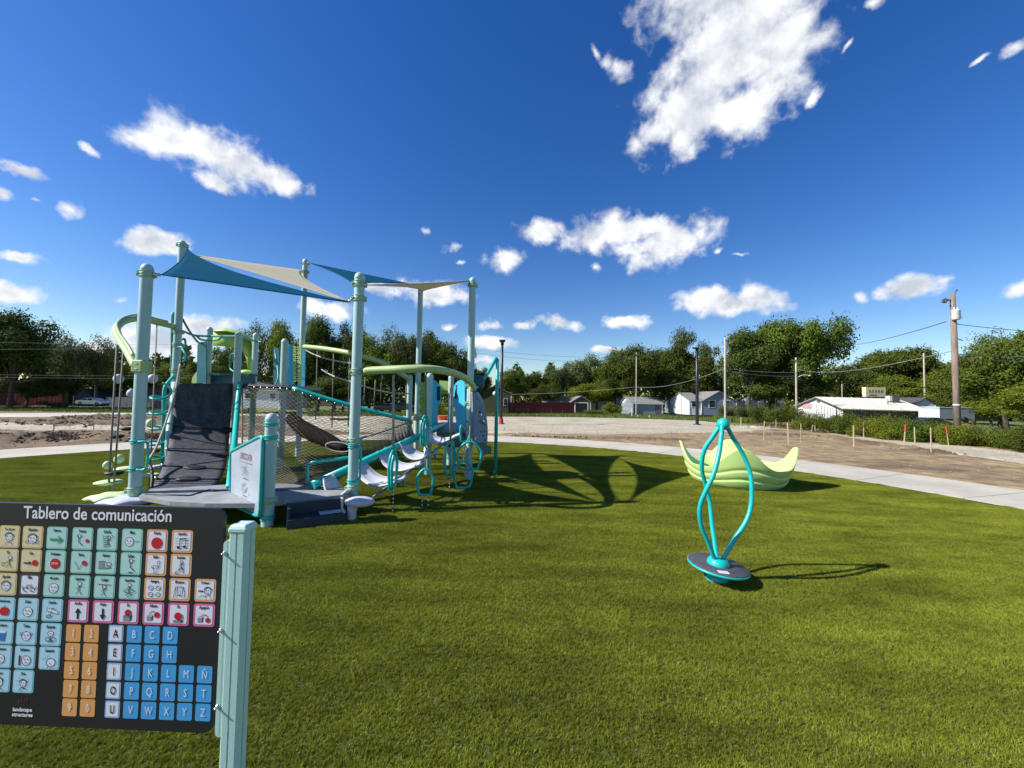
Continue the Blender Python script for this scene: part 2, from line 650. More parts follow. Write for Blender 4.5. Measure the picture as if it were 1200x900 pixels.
grav_polys = [[base(*q) for q in P] for P in (
    [(330, 488), (345, 500), (420, 507), (520, 509), (620, 507.5), (680, 509), (760, 509), (850, 507), (905, 503), (960, 506), (1010, 515), (1040, 520), (1120, 532), (1200, 545), (1300, 560), (1330, 548), (1200, 531), (1120, 523), (1040, 516), (980, 506.5), (930, 502), (880, 498.5), (850, 496.5), (790, 491), (700, 488.5), (600, 487.5), (400, 487)],
    [(-60, 497.5), (60, 498.5), (150, 501), (250, 500), (250, 503.5), (150, 505), (60, 505), (-60, 505)],
)]
nth, nr = 900, 150
V = []
tone = []
ridges = [([(-60, 516), (0, 515), (40, 515), (90, 512), (150, 514), (200, 516)], .22, .45), ([(-60, 497), (10, 496), (60, 496.5), (100, 498)], .18, .6),
          ([(80, 493), (130, 491), (190, 492), (260, 491)], .30, .8), ([(600, 511.5), (660, 514), (720, 514), (800, 516)], .07, .4), ([(870, 510), (920, 510), (970, 514), (1030, 522), (1110, 533)], .11, .40),
          ([(890, 501), (930, 500), (980, 506), (1000, 509)], .35, .9), ([(100, 500), (140, 499), (180, 501)], .12, .5)]
rw = [([base(*q) for q in P], h, w) for P, h, w in ridges]


def seg_d(x, y, P):
    best = 1e9
    for p, q in zip(P[:-1], P[1:]):
        ex, ey = q.x - p.x, q.y - p.y
        t = max(0, min(1, ((x - p.x) * ex + (y - p.y) * ey) / (ex * ex + ey * ey)))
        best = min(best, math.hypot(x - p.x - t * ex, y - p.y - t * ey))
    return best


rbox = []
for P, h, w in rw:
    rbox.append((min(p.x for p in P) - 3 * w, max(p.x for p in P) + 3 * w, min(p.y for p in P) - 3 * w, max(p.y for p in P) + 3 * w))
gbox = [(min(p.x for p in P) - 1, max(p.x for p in P) + 1, min(p.y for p in P) - 1, max(p.y for p in P) + 1) for P in grav_polys]
rb = [bound_r(2 * PI * i / nth) for i in range(nth)]
for i in range(nth):
    a = 2 * PI * i / nth
    wob = 1 + .02 * mnoise.noise(Vector((math.cos(a) * 9, math.sin(a) * 9, 0)))
    for j in range(nr + 1):
        t = j / nr
        r = RP - .05 + (max(14, rb[i] * wob) - RP) * t ** 1.25
        x = CX + r * math.cos(a)
        y = CY + r * math.sin(a)
        e = min(1, (r - RP + .05) / 1.0) * min(1, (1 - t) * 8 + .02)
        p = Vector((x, y, 0))
        left = 1.0 if x < -7 else max(0, 1 - (x + 7) / 4)
        amp = .018 + .05 * left
        h = amp * mnoise.fractal(p * .9, 1, 2, 5) + (.012 + .03 * left) * mnoise.fractal(p * 3.1 + Vector((5, 5, 0)), 1, 2, 3)
        tn = 0.0
        for (P, hh, w), bb in zip(rw, rbox):
            if bb[0] < x < bb[1] and bb[2] < y < bb[3]:
                dd = seg_d(x, y, P)
                k = math.exp(-(dd / w) ** 2)
                h += k * hh * (.8 + .7 * mnoise.fractal(p * 2.9, .8, 2, 5))
                tn = max(tn, k)
        V.append((x, y, gh(x, y) + .01 + e * max(-.05, h)))
        tone.append(max(0, min(1, .05 + .95 * left + .6 * tn + .9 * mnoise.fractal(Vector((x * .25, y * .9, 0)), 1, 2, 5))))
Vn = np.array(V, dtype=np.float32)
Fd, Fg = [], []
for i in range(nth):
    i2 = (i + 1) % nth
    for j in range(nr):
        f = (i * (nr + 1) + j, i * (nr + 1) + j + 1, i2 * (nr + 1) + j + 1, i2 * (nr + 1) + j)
        x, y, _ = V[f[0]]
        inside = False
        for P, bb in zip(grav_polys, gbox):
            if bb[0] < x < bb[1] and bb[2] < y < bb[3]:
                nx = .5 * mnoise.noise(Vector((x * .8, y * .8, 3)))
                ny = .5 * mnoise.noise(Vector((x * .8, y * .8, 9)))
                if pip(x + nx, y + ny, P):
                    inside = True
                    break
        (Fg if inside else Fd).append(f)
o = link_mesh('dirt_field', np_mesh('dirt_field', Vn, Fd, dirt, attr=('tone', 'POINT', tone), smooth=True))
tag(o, 'bare brown construction dirt ringing the concrete path', kind='structure')
o = link_mesh('gravel_pad', np_mesh('gravel_pad', Vn, Fg, gravel, smooth=True))
tag(o, 'pale gravel pad and haul track beyond the path', kind='structure')

# concrete path ring in poured bays with joints, turf disc inside
path_root = thing('concrete_path', None, None, (CX, CY, 0))
tag(path_root, 'pale curved concrete path around the turf', kind='structure')
nb = 44
bay = MB()
seg = 8
da = 2 * PI / nb
gap = .006 / RT
ring = []
for k in range(seg + 1):
    a = gap + (da - 2 * gap) * k / seg
    ring.append((math.cos(a), math.sin(a)))
for z0, z1 in ((-.1, .02),):
    vs = [(c * RT, s_ * RT, z) for (c, s_) in ring for z in (z0, z1)] + [(c * RP, s_ * RP, z) for (c, s_) in ring for z in (z0, z1)]
    n1 = 2 * (seg + 1)
    fs = []
    for k in range(seg):
        fs += [(2 * k + 1, 2 * k + 3, n1 + 2 * k + 3, n1 + 2 * k + 1)[::-1], (2 * k, 2 * k + 2, 2 * k + 3, 2 * k + 1)[::-1], (n1 + 2 * k, n1 + 2 * k + 1, n1 + 2 * k + 3, n1 + 2 * k + 2)[::-1]]
    fs += [(0, 1, n1 + 1, n1), (2 * seg, n1 + 2 * seg, n1 + 2 * seg + 1, 2 * seg + 1)]
    bay.add(vs, fs)
b0 = bay.build('path_slab', concrete)
b0.parent = path_root
for k in range(1, nb):
    c = b0.copy()
    COL.objects.link(c)
    c.parent = path_root
    c.rotation_euler.z = k * da

turfbase = mat('turf_backing', (.095, .115, .012), .9, (.065, .08, .009), nscale=1.2, ndetail=8, bump=1, bscale=160, fine=(70, .4))
me = polar('turf', turfbase, .01, lambda a: RT - .012, 128, 24, lambda x, y: .012)
tag(me, 'flat bed of artificial turf inside the ring path', kind='structure')

# turf blades: small patches of blades laid side by side
blade_m = bpy.data.materials.new('turf_blades')
blade_m.use_nodes = True
t = blade_m.node_tree
b = t.nodes['Principled BSDF']
b.inputs['Roughness'].default_value = .6
b.inputs['Specular IOR Level'].default_value = .12
at = t.nodes.new('ShaderNodeAttribute')
at.attribute_name = 'v'
cr = t.nodes.new('ShaderNodeValToRGB')
els = cr.color_ramp.elements
els[0].position = 0
els[0].color = (.080, .097, .009, 1)
els[1].position = 1
els[1].color = (.36, .345, .15, 1)
e = els.new(.45)
e.color = (.160, .182, .016, 1)
e = els.new(.9)
e.color = (.235, .262, .032, 1)
t.links.new(at.outputs['Fac'], cr.inputs[0])
geo = t.nodes.new('ShaderNodeNewGeometry')
mp = t.nodes.new('ShaderNodeMapping')
mp.inputs['Rotation'].default_value = (0, 0, .35)
mp.inputs['Scale'].default_value = (.55, 1.7, 1)
t.links.new(geo.outputs['Position'], mp.inputs['Vector'])
nz = t.nodes.new('ShaderNodeTexNoise')
nz.inputs['Scale'].default_value = 1.5
nz.inputs['Detail'].default_value = 9
nz.inputs['Roughness'].default_value = .72
t.links.new(mp.outputs[0], nz.inputs['Vector'])
mr = t.nodes.new('ShaderNodeMapRange')
mr.inputs['From Min'].default_value = .36
mr.inputs['From Max'].default_value = .68
mr.inputs['To Min'].default_value = .78
mr.inputs['To Max'].default_value = 1.85
t.links.new(nz.outputs['Fac'], mr.inputs['Value'])
vs_ = t.nodes.new('ShaderNodeVectorMath')
vs_.operation = 'SCALE'
t.links.new(cr.outputs[0], vs_.inputs[0])
t.links.new(mr.outputs[0], vs_.inputs['Scale'])
t.links.new(vs_.outputs[0], b.inputs['Base Color'])
tl = t.nodes.new('ShaderNodeBsdfTranslucent')
t.links.new(vs_.outputs[0], tl.inputs['Color'])
ms = t.nodes.new('ShaderNodeMixShader')
ms.inputs[0].default_value = .25
t.links.new(b.outputs[0], ms.inputs[1])
t.links.new(tl.outputs[0], ms.inputs[2])
t.links.new(ms.outputs[0], t.nodes['Material Output'].inputs[0])

rng = np.random.default_rng(3)
PS = .26
tcol = bpy.data.collections.new('turf_tufts')
for var in range(4):
    nt = 760                                # tufts, each of several blades
    cx = rng.uniform(-PS / 2, PS / 2, nt)
    cy = rng.uniform(-PS / 2, PS / 2, nt)
    nbld = 7
    n = nt * nbld
    bx = np.repeat(cx, nbld) + rng.normal(0, .003, n)
    by = np.repeat(cy, nbld) + rng.normal(0, .003, n)
    ang = rng.uniform(0, 2 * PI, n)
    hgt = rng.uniform(.009, .019, n)
    w = rng.uniform(.0010, .0018, n)
    lx = np.repeat(rng.normal(0, .003, nt), nbld) + rng.normal(0, .007, n)
    ly = np.repeat(rng.normal(0, .003, nt), nbld) + rng.normal(0, .007, n)
    V = np.zeros((n, 3, 3))
    V[:, 0] = np.c_[bx + np.cos(ang) * w, by + np.sin(ang) * w, np.zeros(n)]
    V[:, 1] = np.c_[bx - np.cos(ang) * w, by - np.sin(ang) * w, np.zeros(n)]
    V[:, 2] = np.c_[bx + lx, by + ly, hgt]
    F = np.arange(n * 3).reshape(n, 3)
    vv = np.clip(np.repeat(rng.uniform(0, .7, nt), nbld) + rng.uniform(0, .3, n), 0, 1)
    mem = np_mesh('turf_tuft', V.reshape(-1, 3), F, blade_m, attr=('v', 'FACE', vv))
    tcol.objects.link(bpy.data.objects.new('turf_tuft', mem))
pts = []
k = 0
y = -1.0
while y < 13.5:
    x = -12.6
    while x < 8:
        if math.hypot(x - CX, y - CY) < RT - .14 and abs(x) < y * 1.45 + 2.5:
            pts.append((x, y, .012))
        x += PS * .96
    y += PS * .96
pm = bpy.data.meshes.new('turf_blades')
pm.from_pydata(pts, [], [])
turf_o = link_mesh('turf_blades', pm)
pm.materials.append(blade_m)
tag(turf_o, 'short olive green artificial turf blades covering the play area', 'turf', kind='stuff')
ng = bpy.data.node_groups.new('turf_blades', 'GeometryNodeTree')
ng.interface.new_socket('Geometry', in_out='INPUT', socket_type='NodeSocketGeometry')
ng.interface.new_socket('Geometry', in_out='OUTPUT', socket_type='NodeSocketGeometry')
gi = ng.nodes.new('NodeGroupInput')
go = ng.nodes.new('NodeGroupOutput')
iop = ng.nodes.new('GeometryNodeInstanceOnPoints')
ci = ng.nodes.new('GeometryNodeCollectionInfo')
ci.inputs['Collection'].default_value = tcol
ci.inputs['Separate Children'].default_value = True
ci.inputs['Reset Children'].default_value = True
iop.inputs['Pick Instance'].default_value = True
rv = ng.nodes.new('FunctionNodeRandomValue')
rv.data_type = 'INT'
rv.inputs['Min'].default_value = 0
rv.inputs['Max'].default_value = 3
rv2 = ng.nodes.new('FunctionNodeRandomValue')
rv2.data_type = 'INT'
rv2.inputs['Min'].default_value = 0
rv2.inputs['Max'].default_value = 3
rv2.inputs['Seed'].default_value = 5
mu = ng.nodes.new('ShaderNodeMath')
mu.operation = 'MULTIPLY'
mu.inputs[1].default_value = PI / 2
cx_ = ng.nodes.new('ShaderNodeCombineXYZ')
ri = [s for s in rv.outputs if s.type == 'INT'][0]
ri2 = [s for s in rv2.outputs if s.type == 'INT'][0]
ng.links.new(gi.outputs[0], iop.inputs['Points'])
ng.links.new(ci.outputs[0], iop.inputs['Instance'])
ng.links.new(ri, iop.inputs['Instance Index'])
ng.links.new(ri2, mu.inputs[0])
ng.links.new(mu.outputs[0], cx_.inputs['Z'])
ng.links.new(cx_.outputs[0], iop.inputs['Rotation'])
ng.links.new(iop.outputs[0], go.inputs[0])
md = turf_o.modifiers.new('blades', 'NODES')
md.node_group = ng

# concrete walk strips laid across the dirt on the left
for i, (P, lab) in enumerate((([(-60, 485), (140, 484.6), (260, 485.6), (330, 487), (330, 489), (230, 488.5), (100, 488.3), (60, 489.6), (-60, 490)], 'long pale concrete walk across the dirt on the left'),)):
    s = MB()
    W = [base(*q) for q in P]
    s.v = [(p.x, p.y, gh(p.x, p.y) - .1) for p in W] + [(p.x, p.y, gh(p.x, p.y) + .09) for p in W]
    n = len(W)
    s.f = [tuple(range(n, 2 * n))[::-1]] + [(a, (a + 1) % n, n + (a + 1) % n, n + a) for a in range(n)]
    s.m = [0] * len(s.f)
    s.s = [False] * len(s.f)
    tag(s.build('far_walk', concrete), lab, kind='structure')

# ------------------------------------------------------------------ play structure
PSR = thing('play_structure', 'large mint and teal climbing structure with shade sails, net bridge and ring ropes', 'play structure', (-3.4, 6.6, 0))


def part(mb, name, m, parent=None, label=None, thick=0):
    o = mb.build(name, m, parent if parent is not None else PSR, thick)
    if label:
        o['label'] = label
    return o


def collar(x, y, z, r=.0635, m=None, h=.08, parent=None, lugs=True):
    c = MB()
    c.lathe([(r + .001, z - h / 2), (r + .008, z - h / 2 + .004), (r + .008, z + h / 2 - .004), (r + .001, z + h / 2)], (x, y, 0), 20)
    for dz in (-h / 2, h / 2):
        c.tube([(x + (r + .009) * math.cos(2 * PI * k / 20), y + (r + .009) * math.sin(2 * PI * k / 20), z + dz * .82) for k in range(20)], .006, 6, closed=True)
    if lugs:
        for a in (.5, .5 + PI):
            c.lathe([(.011, -.006), (.011, .016), (.001, .018)], (x + (r + .012) * math.cos(a + .35), y + (r + .012) * math.sin(a + .35), z), 6, 0, Matrix.Rotation(a + .35, 3, 'Z') @ Matrix.Rotation(PI / 2, 3, 'Y'))
            c.box((x + (r + .018) * math.cos(a), y + (r + .018) * math.sin(a), z), (.03, .025, h * .8), a)
    return c.build('collar', m or collarm, parent or PSR)


def post(x, y, top, cols=(), r=.0635, m=None):
    p = MB()
    p.lathe([(r, -.02), (r, top - .05)], (x, y, 0), 24)
    o = part(p, 'post', m or mint)
    c = MB()
    c.lathe([(r + .002, top - .055), (r + .004, top - .05), (r + .004, top - .03), (r * .93, top - .005), (r * .7, top + .02), (r * .35, top + .035), (.001, top + .04)], (x, y, 0), 20)
    c.build('post_cap', m or mint, o)
    for z in cols:
        collar(x, y, z, r, parent=o)
    return o


P1 = Vector((-4.64, 4.80, 3.10))
P4 = Vector((-2.03, 5.0, 3.10))
P6 = Vector((-.77, 7.12, 3.74))
P2 = D(214, 284, 7.45)
P3 = D(358, 305, 9.5)
P5 = D(493, 333, 9.4)
P7 = Vector((-2.75, 4.42, 1.26))
post(P1.x, P1.y, P1.z, (3.0, 1.83, .30))
post(P4.x, P4.y, P4.z, (2.98, 2.79, 1.82, .93, .32))
post(P6.x, P6.y, P6.z, (3.62, 1.74, 1.42, .95))
post(P2.x, P2.y, P2.z, (4.42, 2.70, 2.45, 1.95))
post(P3.x, P3.y, P3.z, (4.82, 4.6, 2.66))
post(P5.x, P5.y, P5.z, (4.25, 2.3, 1.0))
post(P7.x, P7.y, P7.z, (.31,))
A1 = D(246, 385, 8.9)
A2 = D(280, 391, 7.75)
A3 = D(300, 392, 9.1)
A4 = D(334, 399, 7.6)
B1 = D(504, 439, 7.5)
B2 = D(529, 441, 8.6)
B0 = D(480.5, 441, 9.2)
for q in (A1, A2, A3, A4, B1, B2, B0):
    post(q.x, q.y, q.z, (1.62,) if q in (A1, A2, A3, A4) else (.9,))

# shade sails: three-cornered, hollow-edged, slightly sagging cloth


def sail(A, B, C, ca, cb, cc, m, label, cen=None, belly=0.0):
    """ca/cb/cc: how hollow the edges AB, BC, CA are (m towards the middle)."""
    A, B, C = Vector(A), Vector(B), Vector(C)
    cen = (A + B + C) / 3
    mids = []
    for P, Q, h in ((A, B, ca), (B, C, cb), (C, A, cc)):
        mdl = (P + Q) / 2
        d = cen - mdl
        ax = (Q - P).normalized()
        d = (d - ax * d.dot(ax)).normalized()
        mids.append(mdl + d * h * 2)

    def qb(P, M_, Q, t):
        return P * (1 - t) ** 2 + M_ * 2 * t * (1 - t) + Q * t * t
    N = 20
    P = []
    for i in range(N + 1):
        u = i / N
        row = []
        for j in range(N + 1):
            v = j / N
            ab = qb(A, mids[0], B, u)
            acv = qb(C, mids[2], A, 1 - v)
            bcv = qb(B, mids[1], C, v)
            p = ab * (1 - v) + C * v + acv * (1 - u) + bcv * u - (A * ((1 - u) * (1 - v)) + B * (u * (1 - v)) + C * v)
            p = p - Vector((0, 0, belly * 16 * u * (1 - u) * v * (1 - v)))
            row.append(p)
        P.append(row)
    mb = MB()
    mb.grid(P)
    o = part(mb, 'shade_sail', m, label=label, thick=.006)
    h = MB()
    n = 14
    for a_, m_, b_ in ((A, mids[0], B), (B, mids[1], C), (C, mids[2], A)):
        h.tube([qb(a_, m_, b_, i / n) for i in range(n + 1)], .009, 5)
    h.build('sail_hem', m, o)
    return o


def tack(p, q, o):
    s = MB()
    p, q = Vector(p), Vector(q)
    s.tube([p, q], .008, 6)
    s.ball(p.lerp(q, .3), .022, (1, 1, 1), 8, 5)
    s.ball(p.lerp(q, .75), .026, (1, 1, 1), 8, 5)
    s.build('turnbuckle', steel, o)


S1 = (D(190, 322, 4.85), D(219, 289, 7.4), D(408, 354, 5.02))
o = sail(*S1, .07, .40, .0, sailb, 'blue shade sail drooping to the left low post')
tack(S1[0], (P1.x + .07, P1.y, 3.0), o)
tack(S1[2], (P4.x - .07, P4.y, 2.79), o)
tack(S1[1], (P2.x + .05, P2.y, 4.42), o)
S2 = (D(217, 297, 7.5), D(356, 317, 9.4), D(410, 354, 5.05))
o = sail(*S2, .04, .24, .10, sailc, 'cream shade sail between the two tall back posts')
tack(S2[1], (P3.x - .05, P3.y, 4.6), o)
S3 = (D(362, 308, 9.4), D(488, 334, 9.35), D(418, 336, 5.05))
o = sail(*S3, .08, .30, .18, sailb, 'blue shade sail behind the middle low post')
tack(S3[0], (P3.x + .05, P3.y, 4.82), o)
S4 = (D(430, 334, 5.05), D(550, 329, 7.08), D(493, 343, 9.3))
o = sail(*S4, .12, .26, .26, sailc, 'cream shade sail reaching the right post')
tack(S4[1], (P6.x - .05, P6.y, 3.62), o)
tack(S4[0], (P4.x + .07, P4.y, 2.98), o)

# lime overhead rails
Lr = cat_rom([(P1.x - .09, P1.y + .02, 1.83), D(150, 412, 5.0), D(139, 395, 5.5), D(137, 384, 6.0), D(147, 376, 6.5), D(165, 373.5, 6.9), D(184, 378, 7.2), D(205, 383, 7.4)], 8)
s = MB()
s.tube(Lr, .05, 10)
part(s, 'overhead_rail', lime, label='lime rail curling out on the left')
s = MB()
s.tube([p + Vector((.0, .0, .07)) for p in Lr[3:-3]], .018, 6)
part(s, 'rail_flange', lime)
s = MB()
s.box((P1.x, P1.y, 1.83), (.145, .145, .16))
o = part(s, 'rail_bracket', lime)
bv = o.modifiers.new('b', 'BEVEL')
bv.width = .02
bv.segments = 3
Rr = cat_rom([D(428, 434.5, 5.0), D(450, 433.5, 4.95), D(475, 432.5, 4.9), D(500, 432.3, 4.95), D(522, 435, 5.15), D(540, 440.5, 5.6), D(551, 448, 6.2), D(555, 454, 6.8), D(552, 456, 7.1)], 8)
s = MB()
s.tube(Rr, .052, 10)
part(s, 'overhead_rail', lime, label='lime rail arching over the ring ropes')
Br = cat_rom([D(356, 406, 9.5), D(383, 409, 9.0), D(416, 415, 8.6), D(448, 425, 8.8), D(470, 438, 9.0), D(480, 444, 9.2)], 6)
s = MB()
s.tube(Br, .055, 10)
part(s, 'overhead_rail', lime, label='lime rail sloping down behind the net')
for a, b, sg in ((D(358, 410, 9.4), D(411, 425.5, 5.05), .05), (D(377, 433, 9.0), D(411, 447, 5.1), .03)):
    s = MB()
    s.tube(sag(a, b, sg), .013, 6)
    part(s, 'guard_rope', rope)
for a, b, sg in ((D(411, 447, 5.05), D(479, 461, 9.0), .06),):
    s = MB()
    s.tube(sag(a, b, sg), .013, 6)
    part(s, 'guard_rope', rope)
for u, vt, vb, Y in ((372, 408, 492, 9.2), (391, 412, 500, 8.9), (410, 416, 500, 8.7), (428, 442, 480, 8.6), (440, 445, 480, 8.7), (448, 428, 470, 8.8), (476.5, 446, 480, 9.1)):
    s = MB()
    s.tube([D(u, vt, Y), D(u - 2, vb, Y)], .014, 6)
    part(s, 'hanging_rope', drope)
s = MB()
s.beam(D(389, 491, 8.9), D(408.5, 491.5, 8.7), .12, .04)
part(s, 'swing_step', dteal)

# ring trek: stadium rings on ropes under the right rail


def ringmb(c, w, h, yaw, lean=0):
    c = Vector(c)
    ex = Vector((math.cos(yaw), math.sin(yaw), 0))
    ez = Vector((0, 0, 1))
    pts = []
    prof = [(-.16, .5), (.16, .5), (.46, .22), (.5, .05), (.38, -.44), (.30, -.5), (-.30, -.5), (-.38, -.44), (-.5, .05), (-.46, .22)]
    k = [(px * w, pz * h) for px, pz in prof]
    n = len(k)
    for i in range(n):
        a, b = Vector(k[i]), Vector(k[(i + 1) % n])
        for tt in (.25, .75):
            q = a.lerp(b, tt)
            x, z = q
            x, z = x * math.cos(lean) - z * math.sin(lean), x * math.sin(lean) + z * math.cos(lean)
            pts.append(c + ex * x + ez * z)
    m = MB()
    m.tube(pts, .018, 8, closed=True)
    return m


rings = [((460.5, 550, 5.05), .48, 1.36, .22), ((462, 551, 5.1), .46, 1.60, .24), ((498, 504, 5.35), .40, 1.25, .22), ((498.5, 505, 5.4), .38, 1.6, .24), ((498, 565, 5.3), .35, .15, .22), ((527, 536, 6.15), .54, 1.0, .24), ((530, 538, 6.2), .52, 1.5, .24), ((550, 534, 6.25), .44, .1, .40),
         ((543, 556, 6.2), .42, .25, .31), ((545, 505, 6.7), .38, 1.0, .26)]
for (u, v, Y), h, yaw, w in rings:
    part(ringmb(D(u, v, Y), w, h, yaw), 'climbing_ring', teal)
for segs, m in (([(461, 439, 5.05), (461, 529, 5.05)], rope), ([(499, 437, 5.35), (499, 488, 5.35)], drope), ([(498, 521, 5.35), (498, 549, 5.3)], steel), ([(528.5, 441, 5.7), (528, 517, 6.1)], rope),
                ([(551, 455, 6.6), (551, 517, 6.25)], rope), ([(544, 517, 6.5), (543, 541, 6.2)], steel), ([(543, 571, 6.2), (543, 577, 6.2)], steel)):
    s = MB()
    s.tube([D(*q) for q in segs], .016 if m is rope else .011, 6)
    part(s, 'ring_rope', m)
for (u, v, Y) in ((461, 573, 5.05), (495, 580, 5.3), (502, 579, 5.3), (527, 557, 6.15)):
    p = D(u, v, Y)
    n = max(3, int(p.z / .05))
    s = MB()
    for k in range(n):
        s.ball((p.x, p.y, p.z - (k + .5) * p.z / n), .018, (.6, .6, 1.35), 6, 4)
    part(s, 'anchor_chain', steel)

# upper deck behind the wall
DA = 1.70
tl, tr = D(208, 449, 7.25), D(273, 450, 7.75)
s = MB()
s.prism([(tl.x, tl.y), (tr.x, tr.y), (A4.x, A4.y - .05), (A4.x + .1, 8.9), (P3.x + .05, P3.y + .05), (A3.x, A3.y + .4), (A1.x, A1.y + .3), (tl.x - .35, 8.4)], DA - .07, DA)
part(s, 'upper_deck', decktop)
s = MB()
s.box(((D(249, 445, 9.0) + D(298, 445, 9.0)) / 2), (.95, .12, .17))
s.box(((D(249, 440, 9.0) + D(298, 440, 9.0)) / 2) + Vector((0, -.05, .02)), (1.0, .3, .04))
part(s, 'slide_threshold', dteal)
# lime slide hood
s = MB()
Pg = []
for i in range(9):
    t_ = i / 8
    row = []
    for (u, v, Y) in ((250, 388 + 0 * t_, 9.0 + 1.0 * t_), (265, 388 - 3 * math.sin(PI * t_), 9.0 + t_), (280, 391 - 3 * math.sin(PI * t_), 9.05 + t_), (294, 397, 9.1 + t_), (299, 410, 9.1 + t_), (297, 428, 9.1 + t_), (293, 446, 9.15 + t_)):
        row.append(D(u, v, Y) if Y < 9.06 or True else None)
    Pg.append(row)
for row in Pg:
    pass
s.grid(Pg)
part(s, 'slide_hood', hoodm, thick=.03)
s = MB()
s.grid([[D(250, 388, 9.98), D(250, 405, 9.98)], [D(265, 387, 9.98), D(265, 406, 9.98)], [D(280, 390, 9.98), D(283, 409, 9.98)], [D(293, 396, 9.98), D(289, 420, 9.98)], [D(298, 430, 9.98), D(292, 444, 9.98)]])
part(s, 'slide_hood', hoodm, label='back wall of the lime slide hood', thick=.03)
s = MB()
s.ball(D(288, 437, 9.5), .16, (1, .8, .5))
part(s, 'hood_step', limep)
# solid and pierced panels


def panel(px, Y, m, label=None, th=.03, hole=None):
    c = [D(*q) if len(q) == 3 else D(q[0], q[1], Y) for q in px]
    s = MB()
    s.add(c, [tuple(range(len(c)))])
    o = part(s, 'panel', m, label=label, thick=th)
    return o


panel([(232, 404), (236, 401), (242, 400), (242, 449), (231, 449)], 8.7, mteal, 'slate teal panel left of the deck post')
panel([(225, 449), (226, 442), (232, 434), (239, 428), (241, 449)], 9.3, limep, 'lime panel foot low behind the wall')
panel([(321, 407), (327, 408), (328, 450), (321, 452)], 8.2, mteal, 'narrow slate teal panel')
panel([(338, 403), (343, 404), (343, 452), (337, 450)], 7.9, bluep, 'narrow blue panel beside the lattice')
panel([(354, 409), (358, 409), (357, 455), (353, 455)], 9.0, bluep, 'narrow blue panel by the tall back post')
# lime lattice between the blue panels
s = MB()
for k in range(8):
    for (du, sg_) in ((0, 1), (0, -1)):
        a = D(344.5 if sg_ > 0 else 351.5, 406 + k * 5.2, 8.3)
        b_ = D(351.5 if sg_ > 0 else 344.5, 411 + k * 5.2, 8.3)
        s.beam(a, b_, .03, .03)
s.beam(D(343.5, 405, 8.3), D(343.5, 450, 8.3), .03, .03)
s.beam(D(352.5, 405, 8.3), D(352.5, 450, 8.3), .03, .03)
part(s, 'lattice_panel', limep)
# teal hand loops on the upper deck
for P, r_ in (([D(214, 374, 7.5), D(222, 388, 7.8), D(232, 401, 8.4), D(236, 402, 8.7)], .02), ([D(214, 388, 7.5), D(228, 393, 7.9), D(246, 394, 8.8), D(262, 394, 8.4), D(279, 394, 7.8)], .022),
              ([D(231, 394, 8.0), D(236, 398, 8.2), D(248, 399, 8.6), D(256, 398, 8.5), D(260, 394, 8.4)], .02), ([D(281, 394, 7.75), D(290, 397, 8.3), D(300, 400, 9), D(307, 401, 9)], .02),
              ([D(275, 414, 7.8), D(271, 416, 7.9), D(269.5, 424, 7.9), D(270, 432, 7.9), D(275, 436, 7.8)], .018), ([D(213, 398, 7.4), D(217, 399, 7.4), D(217, 424, 7.4)], .018),
              ([D(203, 408, 7.45), D(213, 407, 7.35), D(218, 413, 7.35), D(218, 421, 7.35), D(214, 424, 7.4)], .018), ([D(203, 366, 7.45), D(202, 390, 7.45), D(202, 440, 7.45), D(202, 470, 7.45)], .028),
              ([D(322, 410, 8), D(326, 440, 7.6), D(321, 456, 7.5)], .015)):
    s = MB()
    s.tube(cat_rom(P, 5), r_, 8)
    part(s, 'hand_loop', shteal)

# curved climbing wall of rubber sheet with ropes
rowsL = [D(208, 449, 7.12), D(204, 474, 7.08), D(200, 500, 6.86), D(196.5, 528, 6.3), D(190, 550, 5.65), D(181, 567, 5.25), D(172, 578, 4.98)]
rowsR = [D(273, 450, 7.7), D(271.5, 476, 7.66), D(269, 505, 7.4), D(267, 534, 6.7), D(262, 554, 5.9), D(255, 566, 5.5), D(246, 574, 5.2)]
cl, crr = cat_rom(rowsL, 6), cat_rom(rowsR, 6)
Pg = []
for a, b_ in zip(cl, crr):
    Pg.append([a.lerp(b_, k / 10) for k in range(11)])
s = MB()
s.grid(Pg)
wall_o = part(s, 'climbing_wall', rubber, thick=.03)
for i in (12, 18, 23, 28):
    a, b_ = cl[i], crr[i]
    up = Vector((.15, -.45, .45)) * .06
    s = MB()
    s.tube([a.lerp(b_, k / 8) + up * .8 for k in range(9)], .009, 6)
    s.build('wall_rope', black, wall_o)
    t_ = {12: .97, 18: .93, 23: .52, 28: .50}[i]
    q = a.lerp(b_, t_) + up * .85
    nrm = (cl[i + 1] - cl[i]).cross(b_ - a).normalized()
    if nrm.z < 0:
        nrm = -nrm
    ax = (b_ - a).normalized()
    Mx = Matrix((ax, nrm.cross(ax), nrm)).transposed() @ Matrix.Diagonal((.15 if i > 20 else .10, .095, .014))
    s = MB()
    s.lathe([(.001, -1), (.7, -.7), (1, 0), (.7, .7), (.001, 1)], q, 16, 0, Mx)
    s.build('hand_grip', black, wall_o)
    s = MB()
    s.ball(a + up, .022, (1, 1, 1), 8, 5)
    s.build('rope_end', steel, wall_o)
# wall side pipe, mint edge pipe
s = MB()
s.tube(cat_rom([D(281, 449, 7.7), D(278, 480, 7.2), D(275, 515, 6.4), D(271.5, 545, 5.7), D(269, 573, 5.1)], 6), [.045] * 25, 12)
part(s, 'wall_pipe', teal)
s = MB()
s.tube(cat_rom([D(205, 449, 7.4), D(201, 480, 7.1), D(197.5, 510, 6.7), D(196.5, 540, 6.6), D(197, 555, 6.6)], 4), .045, 10)
part(s, 'wall_pipe', mint, label='mint pipe on the left edge of the climbing wall')
